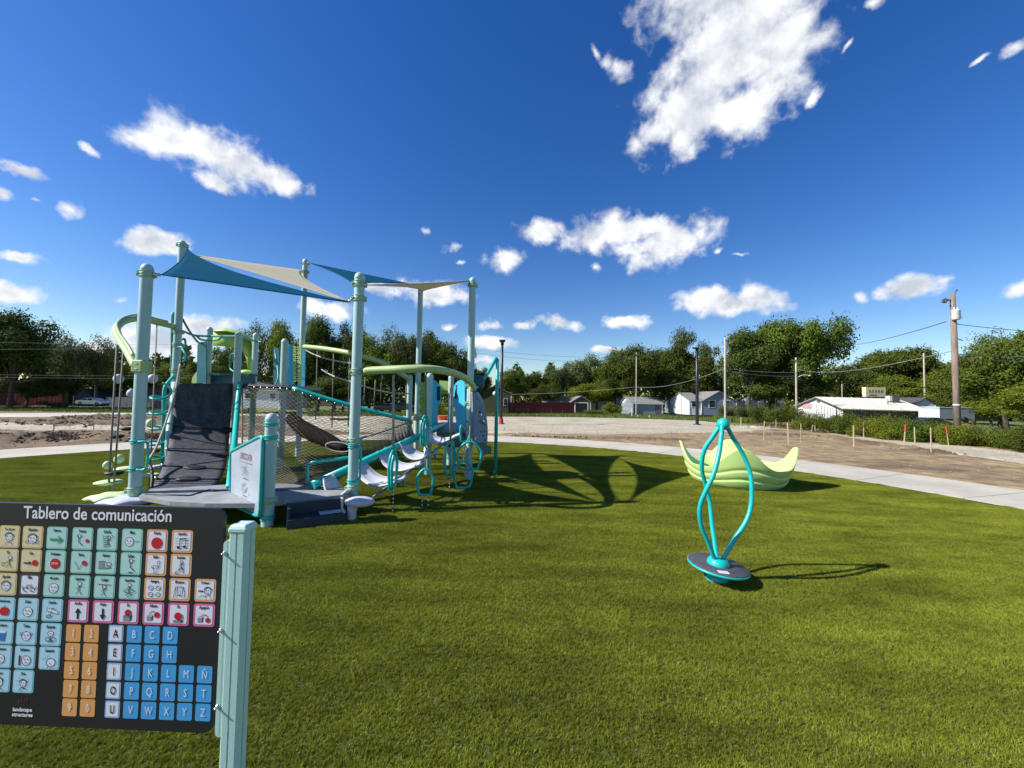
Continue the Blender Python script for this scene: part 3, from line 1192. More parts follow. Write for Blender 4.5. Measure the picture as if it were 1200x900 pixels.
# swooping rope left of the wall
s = MB()
s.tube(cat_rom([D(211, 427, 7.3), D(206, 455, 6.9), D(196, 490, 6.3), D(184, 522, 5.8), D(172, 543, 5.4)], 6), .016, 6)
part(s, 'swoop_rope', rope)
s = MB()
s.tube(cat_rom([D(172, 543, 5.4), D(177, 548, 5.35), D(178.5, 560, 5.2), D(177.5, 573, 5.1)], 5), .02, 6)
part(s, 'rope_tail', black)

# lower landing deck
DL = .27
dk = [(G(163, 581, DL)), G(199, 587.5, DL), G(240, 590, DL), G(306, 590, DL), G(340, 586, DL), G(410, 579, DL), G(409, 573, DL), G(375, 567, DL), G(325, 566, DL), G(283, 567, DL), G(262, 568, DL), G(215, 571, DL), G(178, 573, DL)]
s = MB()
s.prism([(p.x, p.y) for p in dk][::-1][::-1], DL - .05, DL)
part(s, 'landing_deck', decktop)
# joints in the landing coating
s = MB()
s.tube([G(246, 574, DL + .003), G(222, 581, DL + .003), G(170, 579.5, DL + .003)], .012, 5)
s.tube([G(410, 573.5, DL + .003), G(360, 574, DL + .003), G(250, 575.5, DL + .003)], .010, 5)
part(s, 'deck_joint', black)
for (u, v) in ((207, 591), (300, 593)):
    s = MB()
    s.box(G(u, v, .2), (.12, .05, .07))
    part(s, 'deck_bracket', lime)
s = MB()
for q in (G(240, 592, .1), G(395, 584, .1), G(270, 572, .1), G(372, 571, .1)):
    s.lathe([(.05, -.1), (.05, .12)], (q.x, q.y + .1, .09), 12)
part(s, 'deck_leg', dteal)
# navy transfer step below the landing
c0, c1 = G(336, 623, 0), G(405, 613, 0)
ex = (c1 - c0).normalized()
ey = Vector((-ex.y, ex.x, 0))
W = (c1 - c0).length
s = MB()


def bx(x0, x1, y0, y1, z0, z1, mi=0):
    p = c0 + ex * ((x0 + x1) / 2) + ey * ((y0 + y1) / 2)
    s.box((p.x, p.y, (z0 + z1) / 2), (x1 - x0, y1 - y0, z1 - z0), math.atan2(ex.y, ex.x), mi)


bx(0, W, 0, .03, 0, .115)
bx(.03, W - .04, .031, .22, .085, .118)
bx(.02, W - .03, .221, .25, .0, .245)
bx(0, .029, .031, .40, 0, .235)
bx(.03, W - .04, .251, .42, .19, .215)
part(s, 'transfer_step', navy)
s = MB()
bx(W - .03, W, .031, .30, .0, .13)
bx(W - .028, W - .002, .20, .40, .131, .245)
bx(W * .55, W - .032, .06, .20, .119, .123)
part(s, 'step_end', greyp, label='light grey end piece of the transfer step')
# white pod on a stub beside the middle low post
s = MB()
q = D(421.5, 588, 4.72)
s.ball(q, .18, (1, .72, .34), 20, 10)
part(s, 'perch_pod', greyp)
s = MB()
s.lathe([(.052, 0), (.052, q.z - .02)], (q.x - .09, q.y, 0), 14)
part(s, 'pod_stub', greyp)

# teal ramp rails, grey stringer, sagging steps
Ls0, Ls1 = D(366, 569, 5.12), D(520, 498, 7.6)
Rs0, Rs1 = D(437, 583, 4.95), D(547, 499, 7.6)
s = MB()
s.tube([Ls0, Ls1], .06, 12)
part(s, 'ramp_beam', teal)
s = MB()
s.tube([Rs0, Rs0.lerp(Rs1, .3) - Vector((0, 0, .02)), Rs0.lerp(Rs1, .65), Rs1], .019, 8)
part(s, 'ramp_stringer', mat('grey_stringer', (.16, .165, .18), .5))
s = MB()
s.tube(sag(D(412, 516, 5.05), D(500, 484, 7.4), .05), .012, 6)
part(s, 'guard_rope', drope)
s = MB()
s.tube(cat_rom([D(361, 567, 5.15), D(360, 550, 5.15), D(362, 544, 5.15), D(371, 541, 5.15), D(392, 538.5, 5.3), D(410, 536, 5.4)], 5), .022, 8)
part(s, 'ramp_handrail', teal)
# the five pale sagging steps
steps = [((385, 560, 5.25), (412, 574, 4.95)), ((421, 544, 5.75), (472, 562, 5.25)), ((447, 529, 6.2), (493, 545, 5.8)), ((472, 518, 6.6), (509, 532, 6.25)), ((497, 504, 7.05), (537, 511, 6.8))]
for i, (a, b_) in enumerate(steps):
    a, b_ = D(*a), D(*b_)
    fw = Vector((.30, 1.0, .22)).normalized() * (.29 if i else .24)
    Pg = []
    n = 12
    for k in range(n + 1):
        t_ = k / n
        p = a.lerp(b_, t_) - Vector((0, 0, .17 * math.sin(PI * t_ ** .78)))
        row = []
        for j in range(5):
            q = j / 4
            taper = .72 + .28 * math.sin(PI * min(1, max(0, t_))) ** .5
            p2 = p + fw * (q - .5) * taper + Vector((0, 0, .025 * (2 * abs(q - .5)) ** 2))
            row.append(p2)
        Pg.append(row)
    s = MB()
    s.grid(Pg)
    st = part(s, 'sling_step', greyp, thick=.028)
    s = MB()
    edge = [r[0] for r in Pg] + [Pg[-1][2]] + [r[4] for r in reversed(Pg)] + [Pg[0][2]]
    s.tube(edge, .016, 6, closed=True)
    s.build('step_rim', greyp, st)
    s = MB()
    s.tube([b_, b_ + Vector((.03, -.02, -.09))], .02, 6)
    s.build('step_bracket', slatep, st)

# climbing net from the landing up to the bridge
top = cat_rom([D(284, 452, 7.55), D(312, 453, 7.5), D(341, 455, 7.5), D(376, 466, 7.6), D(410, 476, 7.7), D(446, 485, 7.85), D(482, 494, 8.0)], 8)
bot = cat_rom([D(284, 566, 5.25), D(312, 567, 5.2), D(341, 567, 5.18), D(366, 567, 5.15), D(410, 548, 5.75), D(450, 529.5, 6.4), D(490, 511, 7.0)], 8)
NU = len(top) - 1


def netp(u, v):
    x = u * NU
    i = min(NU - 1, int(x))
    f = x - i
    a = top[i].lerp(top[i + 1], f)
    b_ = bot[i].lerp(bot[i + 1], f)
    p = a.lerp(b_, v)
    return p - Vector((0, 0, .34 * 4 * v * (1 - v) * (.35 + .65 * math.sin(PI * min(1, u * 1.1)) ** 1)))


net = MB()
nrow, ncol = 58, 56
for r_ in range(nrow + 1):
    pts_ = []
    for c in range(ncol + 1):
        vv = (r_ + (.5 if (c + r_) % 2 else -.0)) / (nrow + .5)
        pts_.append(netp(c / ncol, min(1, vv)))
    net.tube(pts_, .0052, 3, caps=False)
netm_o = part(net, 'climbing_net', netm)
netm_o['kind'] = 'stuff'
s = MB()
s.tube(top, .028, 8)
part(s, 'net_rail', teal if False else black, label='black cable along the net top')
s = MB()
s.tube(cat_rom([D(343, 455, 7.5), D(376, 465, 7.6), D(410, 475, 7.7), D(446, 484.5, 7.85), D(482, 493, 8.0)], 5), .042, 10)
part(s, 'net_rail', teal)
s = MB()
for k in range(22):
    q = netp(.04 + .95 * k / 21, .012)
    s.ball(q, .02, (1, 1, 1), 6, 4)
part(s, 'net_clip', steel)
s = MB()
s.tube([bot[0], netp(0, .5), top[0]], .012, 5)
part(s, 'net_border', netm)
# dark woven tunnel hanging under the net
tunc = cat_rom([D(341, 490, 7.2), D(352, 500, 7.0), D(368, 509, 6.8), D(388, 518, 6.6), D(405, 526, 6.45)], 6)
s = MB()
s.tube(tunc, [.07 + .07 * math.sin(PI * (.15 + .85 * i / (len(tunc) - 1))) for i in range(len(tunc))], 12, caps=True)
part(s, 'crawl_tunnel', mat('dark_brown_webbing', (.028, .022, .018), 1, (.012, .01, .009), nscale=30, spec=.05, bump=1, bscale=60))
s = MB()
q = D(398, 525, 6.3)
s.lathe([(.001, 0), (1, .2), (.001, .4)], q, 20, 0, Matrix.Rotation(.15, 3, 'Y') @ Matrix.Diagonal((.20, .06, .14)))
part(s, 'tunnel_mouth', black)
s = MB()
s.tube([q + Vector((.21 * math.cos(2 * PI * k / 24), -.04, .075 * math.sin(2 * PI * k / 24) - .02 * math.cos(2 * PI * k / 24) + .02)) for k in range(24)], .012, 6, closed=True)
part(s, 'mouth_rope', rope)

# lower platform with blue gate panels, pierced wall and fire pole
DB = .93
pb = [D(511, 499, 7.5), D(551, 501, 7.25), D(556, 500, 8.0), D(549, 494, 9.0), D(520, 493, 9.3), D(500, 493, 8.3)]
s = MB()
s.prism([(p.x, p.y) for p in pb], DB - .09, DB)
part(s, 'lower_deck', slatep, label='blue grey lower platform')
s = MB()
for q in (D(484, 520, 8.9), D(487, 520, 9.3)):
    pass
s.grid([[D(512, 499, 7.55) - Vector((0, 0, .1)), D(512, 500, 7.6) - Vector((0, 0, .34))], [D(532, 500, 7.5) - Vector((0, 0, .1)), D(532, 500, 7.5) - Vector((0, 0, .42))], [D(550, 500, 7.4) - Vector((0, 0, .1)), D(550, 500, 7.4) - Vector((0, 0, .34))]])
part(s, 'deck_skirt', sagep, thick=.02)


def gate(px, Y, slot, lab):
    c = [D(u, v, y) for (u, v, y) in px]
    s = MB()
    s.add(c, [tuple(range(len(c)))])
    o = part(s, 'gate_panel', bluep, label=lab, thick=.04)
    q = [D(u, v, y) for (u, v, y) in slot]
    m = MB()
    m.tube(q, .035, 8)
    m.build('panel_slot', navy, o)


gate([(504.5, 444.5, 7.5), (510, 446, 7.55), (514.5, 451, 7.62), (516.5, 458, 7.65), (516.5, 471, 7.65), (512.5, 476, 7.6), (512.5, 501, 7.6), (503.5, 501, 7.5)], 7.5, [(514, 453, 7.58), (514, 469, 7.58)], 'blue gate panel on the left')
gate([(533, 452, 7.7), (537, 447, 7.6), (545.5, 443.5, 7.4), (545.5, 505, 7.4), (536, 501, 7.55), (534, 480, 7.65), (532, 470, 7.7)], 7.5, [(535.3, 451, 7.62), (534.5, 467, 7.62)], 'blue gate panel on the right')
s = MB()
s.beam(D(515, 451.5, 8.9), D(528, 452.5, 8.9), .1, .22)
part(s, 'header_panel', limep)
s = MB()
s.beam(D(515, 457.5, 8.95), D(528, 458.5, 8.95), .06, .14)
part(s, 'header_panel', greenp, label='green strip below the lime header')
panel([(494, 449), (501, 446), (501, 488), (494, 492)], 8.4, greenp, 'green panel left of the gate')
s = MB()
for k in range(9):
    s.ball(D(493 + (k % 2) * 1.5, 450 + 5 * k, 8.2), .04, (1, .6, 1.2), 7, 5)
part(s, 'climbing_leaf', greenp)
# pierced wall, bowed out, with real holes
L_ = [D(553, 459, 7.0), D(553.5, 475, 6.95), D(553, 492, 6.9), D(552.5, 506, 6.85), D(552.5, 519, 6.85)]
R_ = [D(560, 460, 7.5), D(566, 472, 7.55), D(569, 488, 7.5), D(570.5, 504, 7.4), D(570, 519, 7.2)]
cl2, cr2 = cat_rom(L_, 6), cat_rom(R_, 6)
Pg = [[a.lerp(b_, k / 8) + Vector((0, -.10 * math.sin(PI * k / 8), 0)) for k in range(9)] for a, b_ in zip(cl2, cr2)]
holes = {(3, 3), (4, 4), (7, 4), (9, 3), (9, 4), (10, 5), (13, 4), (14, 5), (15, 6), (13, 6), (18, 4), (18, 6), (20, 5), (21, 2), (20, 3), (22, 6)}
s = MB()
vs = [p for r_ in Pg for p in r_]
fs = [(i * 9 + j, (i + 1) * 9 + j, (i + 1) * 9 + j + 1, i * 9 + j + 1) for i in range(len(Pg) - 1) for j in range(8) if (i, j) not in holes]
s.add(vs, fs, 0, True)
part(s, 'pierced_wall', slatep, thick=.04)
panel([(557, 520, 7.0), (570, 518, 7.2), (567, 534, 7.3), (562, 531, 7.2)], 7.1, slatep, 'lower lip of the pierced wall')
panel([(563, 520, 7.6), (576, 523, 7.6), (576, 531, 7.6), (567, 533, 7.6)], 7.6, sagep, 'sage panel beside the pole foot')
tp = D(583, 420, 7.55)
s = MB()
s.tube([(tp.x, tp.y, -.02), (tp.x, tp.y, tp.z - .03), tp + Vector((-.02, 0, .01)), D(572, 437, 7.4), D(560, 453, 7.15), (P6.x + .03, P6.y, D(560, 458, 7.1).z - .05)], .034, 8)
part(s, 'fire_pole', teal)
s = MB()
s.ball(D(560, 449, 7.2), .13, (1, .7, 1.2), 10, 7)
part(s, 'pole_bracket', dteal)
# post handles
for (x, y, z0, z1, dx) in ((P1.x, P1.y, .56, .90, .16), (P4.x, P4.y, .42, .86, .10)):
    s = MB()
    s.tube(cat_rom([(x + .05, y - .05, z1), (x + dx - .03, y - .04, z1), (x + dx, y - .03, z1 - .05), (x + dx, y - .03, z0 + .05), (x + dx - .03, y - .04, z0), (x + .05, y - .05, z0)], 4), .015, 8)
    part(s, 'post_handle', teal)
    for z in (z0, z1):
        collar(x, y, z, .0635, teal, .035, lugs=False)
# info panel in its bent teal frame
f1, f2, f3, f4 = D(271, 529, 4.92), D(308, 510, 4.36), D(304.5, 606, 4.33), D(270, 590, 4.9)
pc = [f4, f1, f2, f3]
fr = []
for i in range(4):
    a, b_, c = pc[i - 1], pc[i], pc[(i + 1) % 4]
    fr += [b_.lerp(a, .1), b_.lerp(a, .03).lerp(b_.lerp(c, .03), .5), b_.lerp(c, .1)]
s = MB()
s.tube(fr, .02, 8, closed=True)
ipf = part(s, 'info_frame', teal)
s = MB()
s.add([c.lerp((f1 + f2 + f3 + f4) / 4, .06) for c in (f4, f1, f2, f3)], [(0, 1, 2, 3)])
info_o = part(s, 'info_panel', mat('info_panel_white', (.40, .45, .53), .35, fine=(20, .04)), thick=.012)
for z in (1.02, .12):
    collar(P7.x, P7.y, z, .0635, teal, .045, lugs=False)
collar(P7.x, P7.y, 1.17, .0635, teal, .03, lugs=False)
for z in (.15, 1.02):
    s = MB()
    s.tube([(P7.x, P7.y, z), (f2.x, f2.y, z)], .02, 8)
    part(s, 'frame_arm', teal)

# left pod ropes hanging from the curling rail
podl = mat('pale_lime_plastic', (.60, .76, .40), .5, fine=(60, .05))
podm = {'b': black, 'l': podl, 'w': greyp}
for (ut, vt, Yt, ub, vb, Yb) in ((137, 404, 5.4, 127, 577, 5.1), (144.5, 412, 5.3, 133, 577, 5.1), (161, 374, 6.9, 157, 540, 6.4), (184, 378, 7.2, 175, 573, 5.9)):
    s = MB()
    s.tube([D(ut, vt, Yt), D((ut + ub) / 2, (vt + vb) / 2, (Yt + Yb) / 2), D(ub, vb, Yb)], .0115, 6)
    part(s, 'pod_rope', drope)
for (u, v, Y, kind, col, r_) in ((139, 444, 5.6, 'ball', 'w', .075), (154, 461, 6.3, 'ball', 'w', .075), (179, 444, 6.9, 'ball', 'w', .09), (177, 496, 6.6, 'ball', 'l', .085), (140, 538, 5.6, 'ball', 'l', .075),
                                 (126, 545, 5.3, 'ball', 'l', .06), (134, 554, 5.2, 'disc', 'b', .10), (150, 502, 6.6, 'disc', 'b', .11), (137, 511, 6.0, 'disc', 'b', .09), (158, 513, 6.6, 'disc', 'b', .09), (180, 528, 6.4, 'disc', 'b', .09),
                                 (149, 549, 5.5, 'disc', 'l', .14), (128, 565, 5.2, 'disc', 'l', .15), (176, 557, 5.7, 'disc', 'l', .12), (186, 547, 6.2, 'disc', 'w', .13)):
    s = MB()
    q = D(u, v, Y)
    if kind == 'ball':
        s.ball(q, r_, (.78, .85, .95), 14, 9)
    else:
        s.lathe([(.001, .02), (r_ * .7, .022), (r_, .008), (r_ * .98, -.008), (r_ * .6, -.035), (.001, -.045)], q, 20)
    part(s, 'rope_ball' if kind == 'ball' else 'rope_disc', podm[col], label={'w': 'pale grey', 'l': 'lime', 'b': 'black'}[col] + (' ball' if kind == 'ball' else ' disc') + ' on a pod rope')
for (u, v, Y, col, r_, lob) in ((130, 582, 4.95, 'l', .22, 5), (152, 586, 4.72, 'w', .26, 5)):
    q = D(u, v, Y)
    s = MB()
    n = 40
    rr = [r_ * (1 + .16 * math.cos(lob * 2 * PI * k / n)) for k in range(n)]
    vs = []
    for (f, z) in ((.0, .03), (.8, .03), (1, .0), (.85, -.03), (.5, -.05)):
        vs += [(q.x + rr[k] * f * math.cos(2 * PI * k / n), q.y + rr[k] * f * math.sin(2 * PI * k / n), q.z + z) for k in range(n)]
    fs = [(i * n + k, i * n + (k + 1) % n, (i + 1) * n + (k + 1) % n, (i + 1) * n + k) for i in range(4) for k in range(n)]
    s.add(vs, fs, 0, True)
    s.lathe([(.06, -.05), (.06, -q.z)], q, 12)
    part(s, 'lily_pad', podm[col], label={'l': 'lime', 'w': 'pale grey'}[col] + ' lobed stepping pad')
# teal corkscrew climber
c0_ = D(191, 543, 6.9)
c1_ = D(194, 452, 7.1)
s = MB()
s.tube([(c0_.x, c0_.y, 0), c1_ - Vector((.02, 0, .1)), c1_, (P2.x, P2.y - .05, c1_.z + .2)], .03, 8)
s2 = []
turns = 5.2
for k in range(131):
    t_ = k / 130
    a = 2 * PI * turns * t_ + 1
    s2.append((c0_.x + .0 + .135 * math.cos(a) - .10, c0_.y + .135 * math.sin(a), .22 + (c1_.z - .25) * t_ - .08 * math.cos(a + .7)))
s.tube(s2, .02, 7)
part(s, 'corkscrew_climber', teal)

# ------------------------------------------------------------------ flat print helpers
def text_geo(txt, size, sx=1.0, bold=0.0, res=3):
    """Filled letter outlines centred on 0,0 (cap height about .7 of size)."""
    c = bpy.data.curves.new('lettering', 'FONT')
    c.body = txt
    c.size = size
    c.align_x = 'CENTER'
    c.align_y = 'CENTER'
    c.resolution_u = res
    c.offset = bold
    o = bpy.data.objects.new('lettering', c)
    COL.objects.link(o)
    bpy.context.view_layer.update()
    me = bpy.data.meshes.new_from_object(o)
    vs = [(v.co.x * sx, v.co.y) for v in me.vertices]
    fs = [tuple(p.vertices) for p in me.polygons]
    bpy.data.objects.remove(o)
    bpy.data.curves.remove(c)
    bpy.data.meshes.remove(me)
    return vs, fs


class Print:
    """Flat shapes on a plane: origin, right vector, up vector; layers step outward by a fraction of a millimetre."""

    def __init__(s, O, ex, ez, out):
        s.O, s.ex, s.ez, s.out = Vector(O), Vector(ex), Vector(ez), Vector(out)
        s.mb = MB()
        s.mats = []

    k = 1.0

    def P(s, x, y, l):
        return s.O + (s.ex * x + s.ez * y) * s.k + s.out * (l * .0004)

    def mi(s, m):
        if m not in s.mats:
            s.mats.append(m)
        return s.mats.index(m)

    def poly(s, pts, m, l=1):
        s.mb.add([s.P(x, y, l) for x, y in pts], [tuple(range(len(pts)))], s.mi(m))

    def rrect(s, cx, cy, w, h, r, m, l=1):
        pts = []
        for (qx, qy, a0) in ((1, 1, 0), (-1, 1, 90), (-1, -1, 180), (1, -1, 270)):
            for k in range(5):
                a = math.radians(a0 + 22.5 * k)
                pts.append((cx + qx * (w / 2 - r) + r * math.cos(a), cy + qy * (h / 2 - r) + r * math.sin(a)))
        s.poly(pts, m, l)

    def disc(s, cx, cy, r, m, l=2, ry=None, n=20):
        ry = ry or r
        s.poly([(cx + r * math.cos(2 * PI * k / n), cy + ry * math.sin(2 * PI * k / n)) for k in range(n)], m, l)

    def line(s, pts, w, m, l=3, closed=False):
        n = len(pts)
        for i in range(n if closed else n - 1):
            a, b = pts[i], pts[(i + 1) % n]
            dx, dy = b[0] - a[0], b[1] - a[1]
            L_ = math.hypot(dx, dy) or 1e-6
            nx, ny = -dy / L_ * w / 2, dx / L_ * w / 2
            ex_, ey_ = dx / L_ * w * .3, dy / L_ * w * .3
            s.poly([(a[0] + nx - ex_, a[1] + ny - ey_), (a[0] - nx - ex_, a[1] - ny - ey_), (b[0] - nx + ex_, b[1] - ny + ey_), (b[0] + nx + ex_, b[1] + ny + ey_)][::1], m, l + (i % 2) * .3)

    def ringl(s, cx, cy, r, w, m, l=3, ry=None, a0=0, a1=360, n=18):
        ry = ry or r
        s.line([(cx + r * math.cos(math.radians(a0 + (a1 - a0) * k / n)), cy + ry * math.sin(math.radians(a0 + (a1 - a0) * k / n))) for k in range(n + 1)], w, m, l)

    def text(s, txt, cx, cy, size, m, l=4, sx=1.0, bold=0, res=2):
        vs, fs = text_geo(txt, size, sx, bold, res)
        s.mb.add([s.P(cx + x, cy + y, l) for x, y in vs], fs, s.mi(m))

    def build(s, name, parent):
        return s.mb.build(name, s.mats, parent)


def flat(name, c, rough=.45):
    return mat(name, c, rough, tuple(x * .94 for x in c), fine=(300, .04))


pk = {
    'panel': flat('board_black', (.022, .022, .026), .35), 'ink': flat('print_ink', (.02, .02, .022)), 'line': flat('print_line', (.06, .065, .08)),
    'white': flat('print_white', (.80, .81, .88)), 'title': flat('print_title', (.80, .80, .82)), 'red': flat('print_red', (.58, .010, .022)),
    'y': flat('print_yellow_edge', (.76, .56, .20)), 'yi': flat('print_yellow', (.76, .65, .40)), 'g': flat('print_green_edge', (.28, .62, .48)), 'gi': flat('print_green', (.46, .73, .66)),
    'c': flat('print_cyan_edge', (.30, .64, .72)), 'ci': flat('print_cyan', (.46, .72, .84)), 'o': flat('print_orange_edge', (.78, .40, .17)), 'p': flat('print_pink_edge', (.72, .15, .34)),
    'k': flat('print_grey_edge', (.07, .06, .06)), 'n': flat('print_number_orange', (.80, .38, .12)), 'b': flat('print_letter_blue', (.07, .38, .74)), 'v': flat('print_vowel_blue', (.30, .48, .75)),
    'arrow': flat('print_arrow_green', (.02, .32, .13)), 'water': flat('print_water_blue', (.03, .20, .50)), 'maroon': flat('print_maroon', (.16, .03, .03)), 'grey': flat('print_mid_grey', (.28, .30, .33)),
}
# ------------------------------------------------------------------ communication board
BZ = 1.22
KB = BZ / 1.40
BO = D(263, 640, BZ)
bex = Vector((1, -.028, 0)).normalized()
bez = Vector((0, 0, 1))
bout = bez.cross(bex) * -1
if bout.y > 0:
    bout = -bout


def BP(u, v):
    d = Vector(ray(u, v))
    o_ = Vector((0, 0, CAM_H))
    t_ = (BO - o_).dot(bout) / d.dot(bout)
    p = o_ + d * t_ - BO
    return p.dot(bex), p.dot(bez)


board = thing('communication_board', 'black picture communication board headed Tablero de comunicación on a mint post', 'sign', (BO.x, BO.y, 0))
xr_, zt = BP(263, 596)
xl_ = BP(-38, 600)[0]
zb = BP(120, 854)[1]
s = MB()
cr_ = .035
out = []
for (qx, qy, a0, cx, cy) in ((1, 1, 0, xr_, zt), (-1, 1, 90, xl_, zt), (-1, -1, 180, xl_, zb), (1, -1, 270, xr_, zb)):
    for k in range(7):
        a = math.radians(a0 + 15 * k)
        out.append((cx - qx * cr_ + cr_ * math.cos(a), cy - qy * cr_ + cr_ * math.sin(a)))
f = [BO + bex * x + bez * y for x, y in out]
bk = [p - bout * .013 for p in f]
n = len(f)
s.add(f + bk, [tuple(range(n)), tuple(reversed(range(n, 2 * n)))] + [(i, n + i, n + (i + 1) % n, (i + 1) % n) for i in range(n)])
bpanel = s.build('board_panel', pk['panel'], board)
pr = Print(BO, bex, bez, bout)
tx, tz = BP(114.5, 603)
pr.text('Tablero de comunicación', tx, tz, .062 * KB, pk['title'], 2, .875, .0008, 4)
pr.build('board_title', bpanel)
# card grid: column centres at the height of row 4, row centres at u = 120
rowz = [BP(120, v)[1] for v in (631.8, 659.5, 688, 716.8, 745.5, 773.5, 802)]
colx = [BP(u, 716)[0] for u in (-22.5, 5.5, 33, 61.5, 91.8, 121, 150.5, 180, 209.5, 239.5)]
CW = .0775
CH = .0800
_rowz, _colx = rowz, colx


def card(ci, ri, edge, inner, word, draw):
    q = Print(BO, bex, bez, bout)
    q.k = KB
    x, z = colx[ci] / KB, rowz[ri] / KB
    q.rrect(x, z, CW, CH, .009, pk[edge], 1)
    bw_ = .0075 if edge in 'opk' else .0045
    q.rrect(x, z, CW - 2 * bw_, CH - 2 * bw_, .006, pk[inner], 2)
    if word:
        q.text(word, x, z + .0270, .0150 if len(word) < 8 else .0125, pk['ink'], 4, .68, .0006, 1)
    draw(q, x, z - .006)
    q.build('symbol_card', bpanel)


I, LN, RD, WH = pk['ink'], pk['line'], pk['red'], pk['white']
lw = .0015


def face(q, x, z, r=.018, mouth=0, hair=False, ears=False):
    q.disc(x, z, r, WH, 3)
    q.ringl(x, z, r, lw, LN, 4)
    for sx_ in (-1, 1):
        q.disc(x + sx_ * r * .36, z + r * .22, r * .10, I, 5, r * .2, 8)
    if mouth > 0:
        q.ringl(x, z - r * .05, r * .5, lw, I, 5, r * .5, 215, 325, 8)
    elif mouth < 0:
        q.ringl(x, z - r * .75, r * .42, lw, I, 5, r * .4, 40, 140, 8)
    else:
        q.line([(x - r * .3, z - r * .4), (x + r * .3, z - r * .4)], lw, I, 5)
    if hair:
        q.ringl(x, z + r * .25, r * 1.05, lw * 2, LN, 5, r * .95, 10, 170, 12)
    if ears:
        for sx_ in (-1, 1):
            q.ringl(x + sx_ * r * 1.15, z + r * .4, r * .3, lw, LN, 4, None, 0, 360, 8)


def stick(q, x, z, k=1.0, pose=0):
    q.disc(x, z + .015 * k, .0065 * k, WH, 3, None, 12)
    q.ringl(x, z + .015 * k, .0065 * k, lw, LN, 4, None, 0, 360, 10)
    q.line([(x, z + .009 * k), (x - .001, z - .006 * k)], lw * 2.2, LN, 4)
    legs = {0: ((-.006, -.022), (.006, -.022)), 1: ((-.011, -.018), (.008, -.02)), 2: ((.010, -.012), (.016, -.020))}[pose]
    for lx_, lz_ in legs:
        q.line([(x - .001, z - .006 * k), (x + lx_ * k, z + lz_ * k)], lw * 1.3, LN, 4)
    arms = {0: ((-.010, .002), (.010, .002)), 1: ((-.011, -.002), (.011, .006)), 2: ((-.006, .020), (.012, .018))}[pose]
    for ax_, az_ in arms:
        q.line([(x, z + .006 * k), (x + ax_ * k, z + az_ * k)], lw * 1.3, LN, 4)


def d_person(q, x, z):
    face(q, x, z + .004, .014, 1, True)
    q.line([(x - .014, z - .024), (x - .008, z - .013), (x + .008, z - .013), (x + .014, z - .024)], lw, LN, 4)


def d_girl(q, x, z):
    face(q, x, z, .016, 1, True)
    q.ringl(x - .019, z - .010, .006, lw, LN, 4, None, 0, 360, 10)
    q.ringl(x + .019, z - .010, .006, lw, LN, 4, None, 0, 360, 10)


def d_arrow(q, x, z, m='arrow', k=1.0):
    q.poly([(x - .024 * k, z - .004 * k), (x + .006 * k, z - .004 * k), (x + .006 * k, z + .004 * k), (x - .024 * k, z + .004 * k)][::-1][::-1], pk[m], 4)
    q.poly([(x + .004 * k, z - .015 * k), (x + .026 * k, z), (x + .004 * k, z + .015 * k), (x + .010 * k, z)], pk[m], 4.4)


def d_kick(q, x, z):
    stick(q, x - .012, z, 1, 2)
    q.disc(x + .019, z - .001, .007, RD, 4)


def d_climb(q, x, z):
    q.line([(x - .014, z + .02), (x - .008, z - .024)], lw, LN, 4)
    q.line([(x + .004, z + .02), (x + .006, z - .024)], lw, LN, 4)
    for k in range(6):
        q.line([(x - .013 + k * .001, z + .016 - k * .007), (x + .005, z + .016 - k * .007)], lw, LN, 4)
    stick(q, x + .006, z, .9, 1)
    q.ringl(x + .018, z + .016, .005, lw, LN, 4, None, -90, 120, 8)


def d_look(q, x, z):
    face(q, x - .010, z, .016, 0)
    for k in range(3):
        q.line([(x + .012 + k * .006, z + .001), (x + .015 + k * .006, z + .002)], lw * 1.5, LN, 4)


def d_ball(q, x, z):
    q.disc(x, z - .002, .0205, RD, 4, None, 28)


def d_music(q, x, z):
    for k in range(5):
        q.line([(x - .026, z + .016 - k * .009), (x + .026, z + .018 - k * .009)], lw * .7, pk['grey'], 3)
    q.disc(x - .012, z - .015, .0058, I, 5, .0045)
    q.disc(x + .010, z - .012, .0058, I, 5, .0045)
    q.line([(x - .007, z - .015), (x - .007, z + .014)], lw * 1.4, I, 5)
    q.line([(x + .015, z - .012), (x + .015, z + .017)], lw * 1.4, I, 5)
    q.line([(x - .007, z + .014), (x + .015, z + .017)], lw * 3, I, 6)


def d_see(q, x, z):
    d_arrow(q, x - .012, z - .002, 'ink', .62)
    q.disc(x + .015, z - .001, .011, RD, 4)


def d_you(q, x, z):
    stick(q, x + .008, z, 1.05, 1)
    q.ringl(x - .016, z - .008, .006, lw, LN, 4, None, 0, 360, 8)
    q.line([(x - .010, z - .004), (x - .002, z)], lw, LN, 4)


def d_stop(q, x, z):
    q.poly([(x + .0195 * math.cos(math.radians(22.5 + 45 * k)), z - .001 + .0195 * math.sin(math.radians(22.5 + 45 * k))) for k in range(8)], RD, 4)
    q.text('STOP', x, z - .001, .012, pk['title'], 6, .85, .0002, 1)


def d_bounce(q, x, z):
    q.line([(x - .024, z + .008), (x - .014, z - .004), (x - .008, z - .02), (x - .001, z - .010), (x + .006, z - .001)], lw, LN, 4)
    q.disc(x + .013, z + .004, .009, RD, 5)


def d_tunnel(q, x, z):
    q.poly([(x - .026, z - .014), (x - .006, z - .014), (x - .006, z + .012), (x - .026, z + .012)], pk['grey'], 3)
    q.line([(x - .026, z + .012), (x + .0, z + .012), (x - .006, z - .001), (x, z - .014), (x - .026, z - .014)], lw, LN, 4)
    face(q, x + .012, z + .002, .008, 1)
    q.line([(x + .0, z - .012), (x + .02, z - .010)], lw * 2, LN, 4)


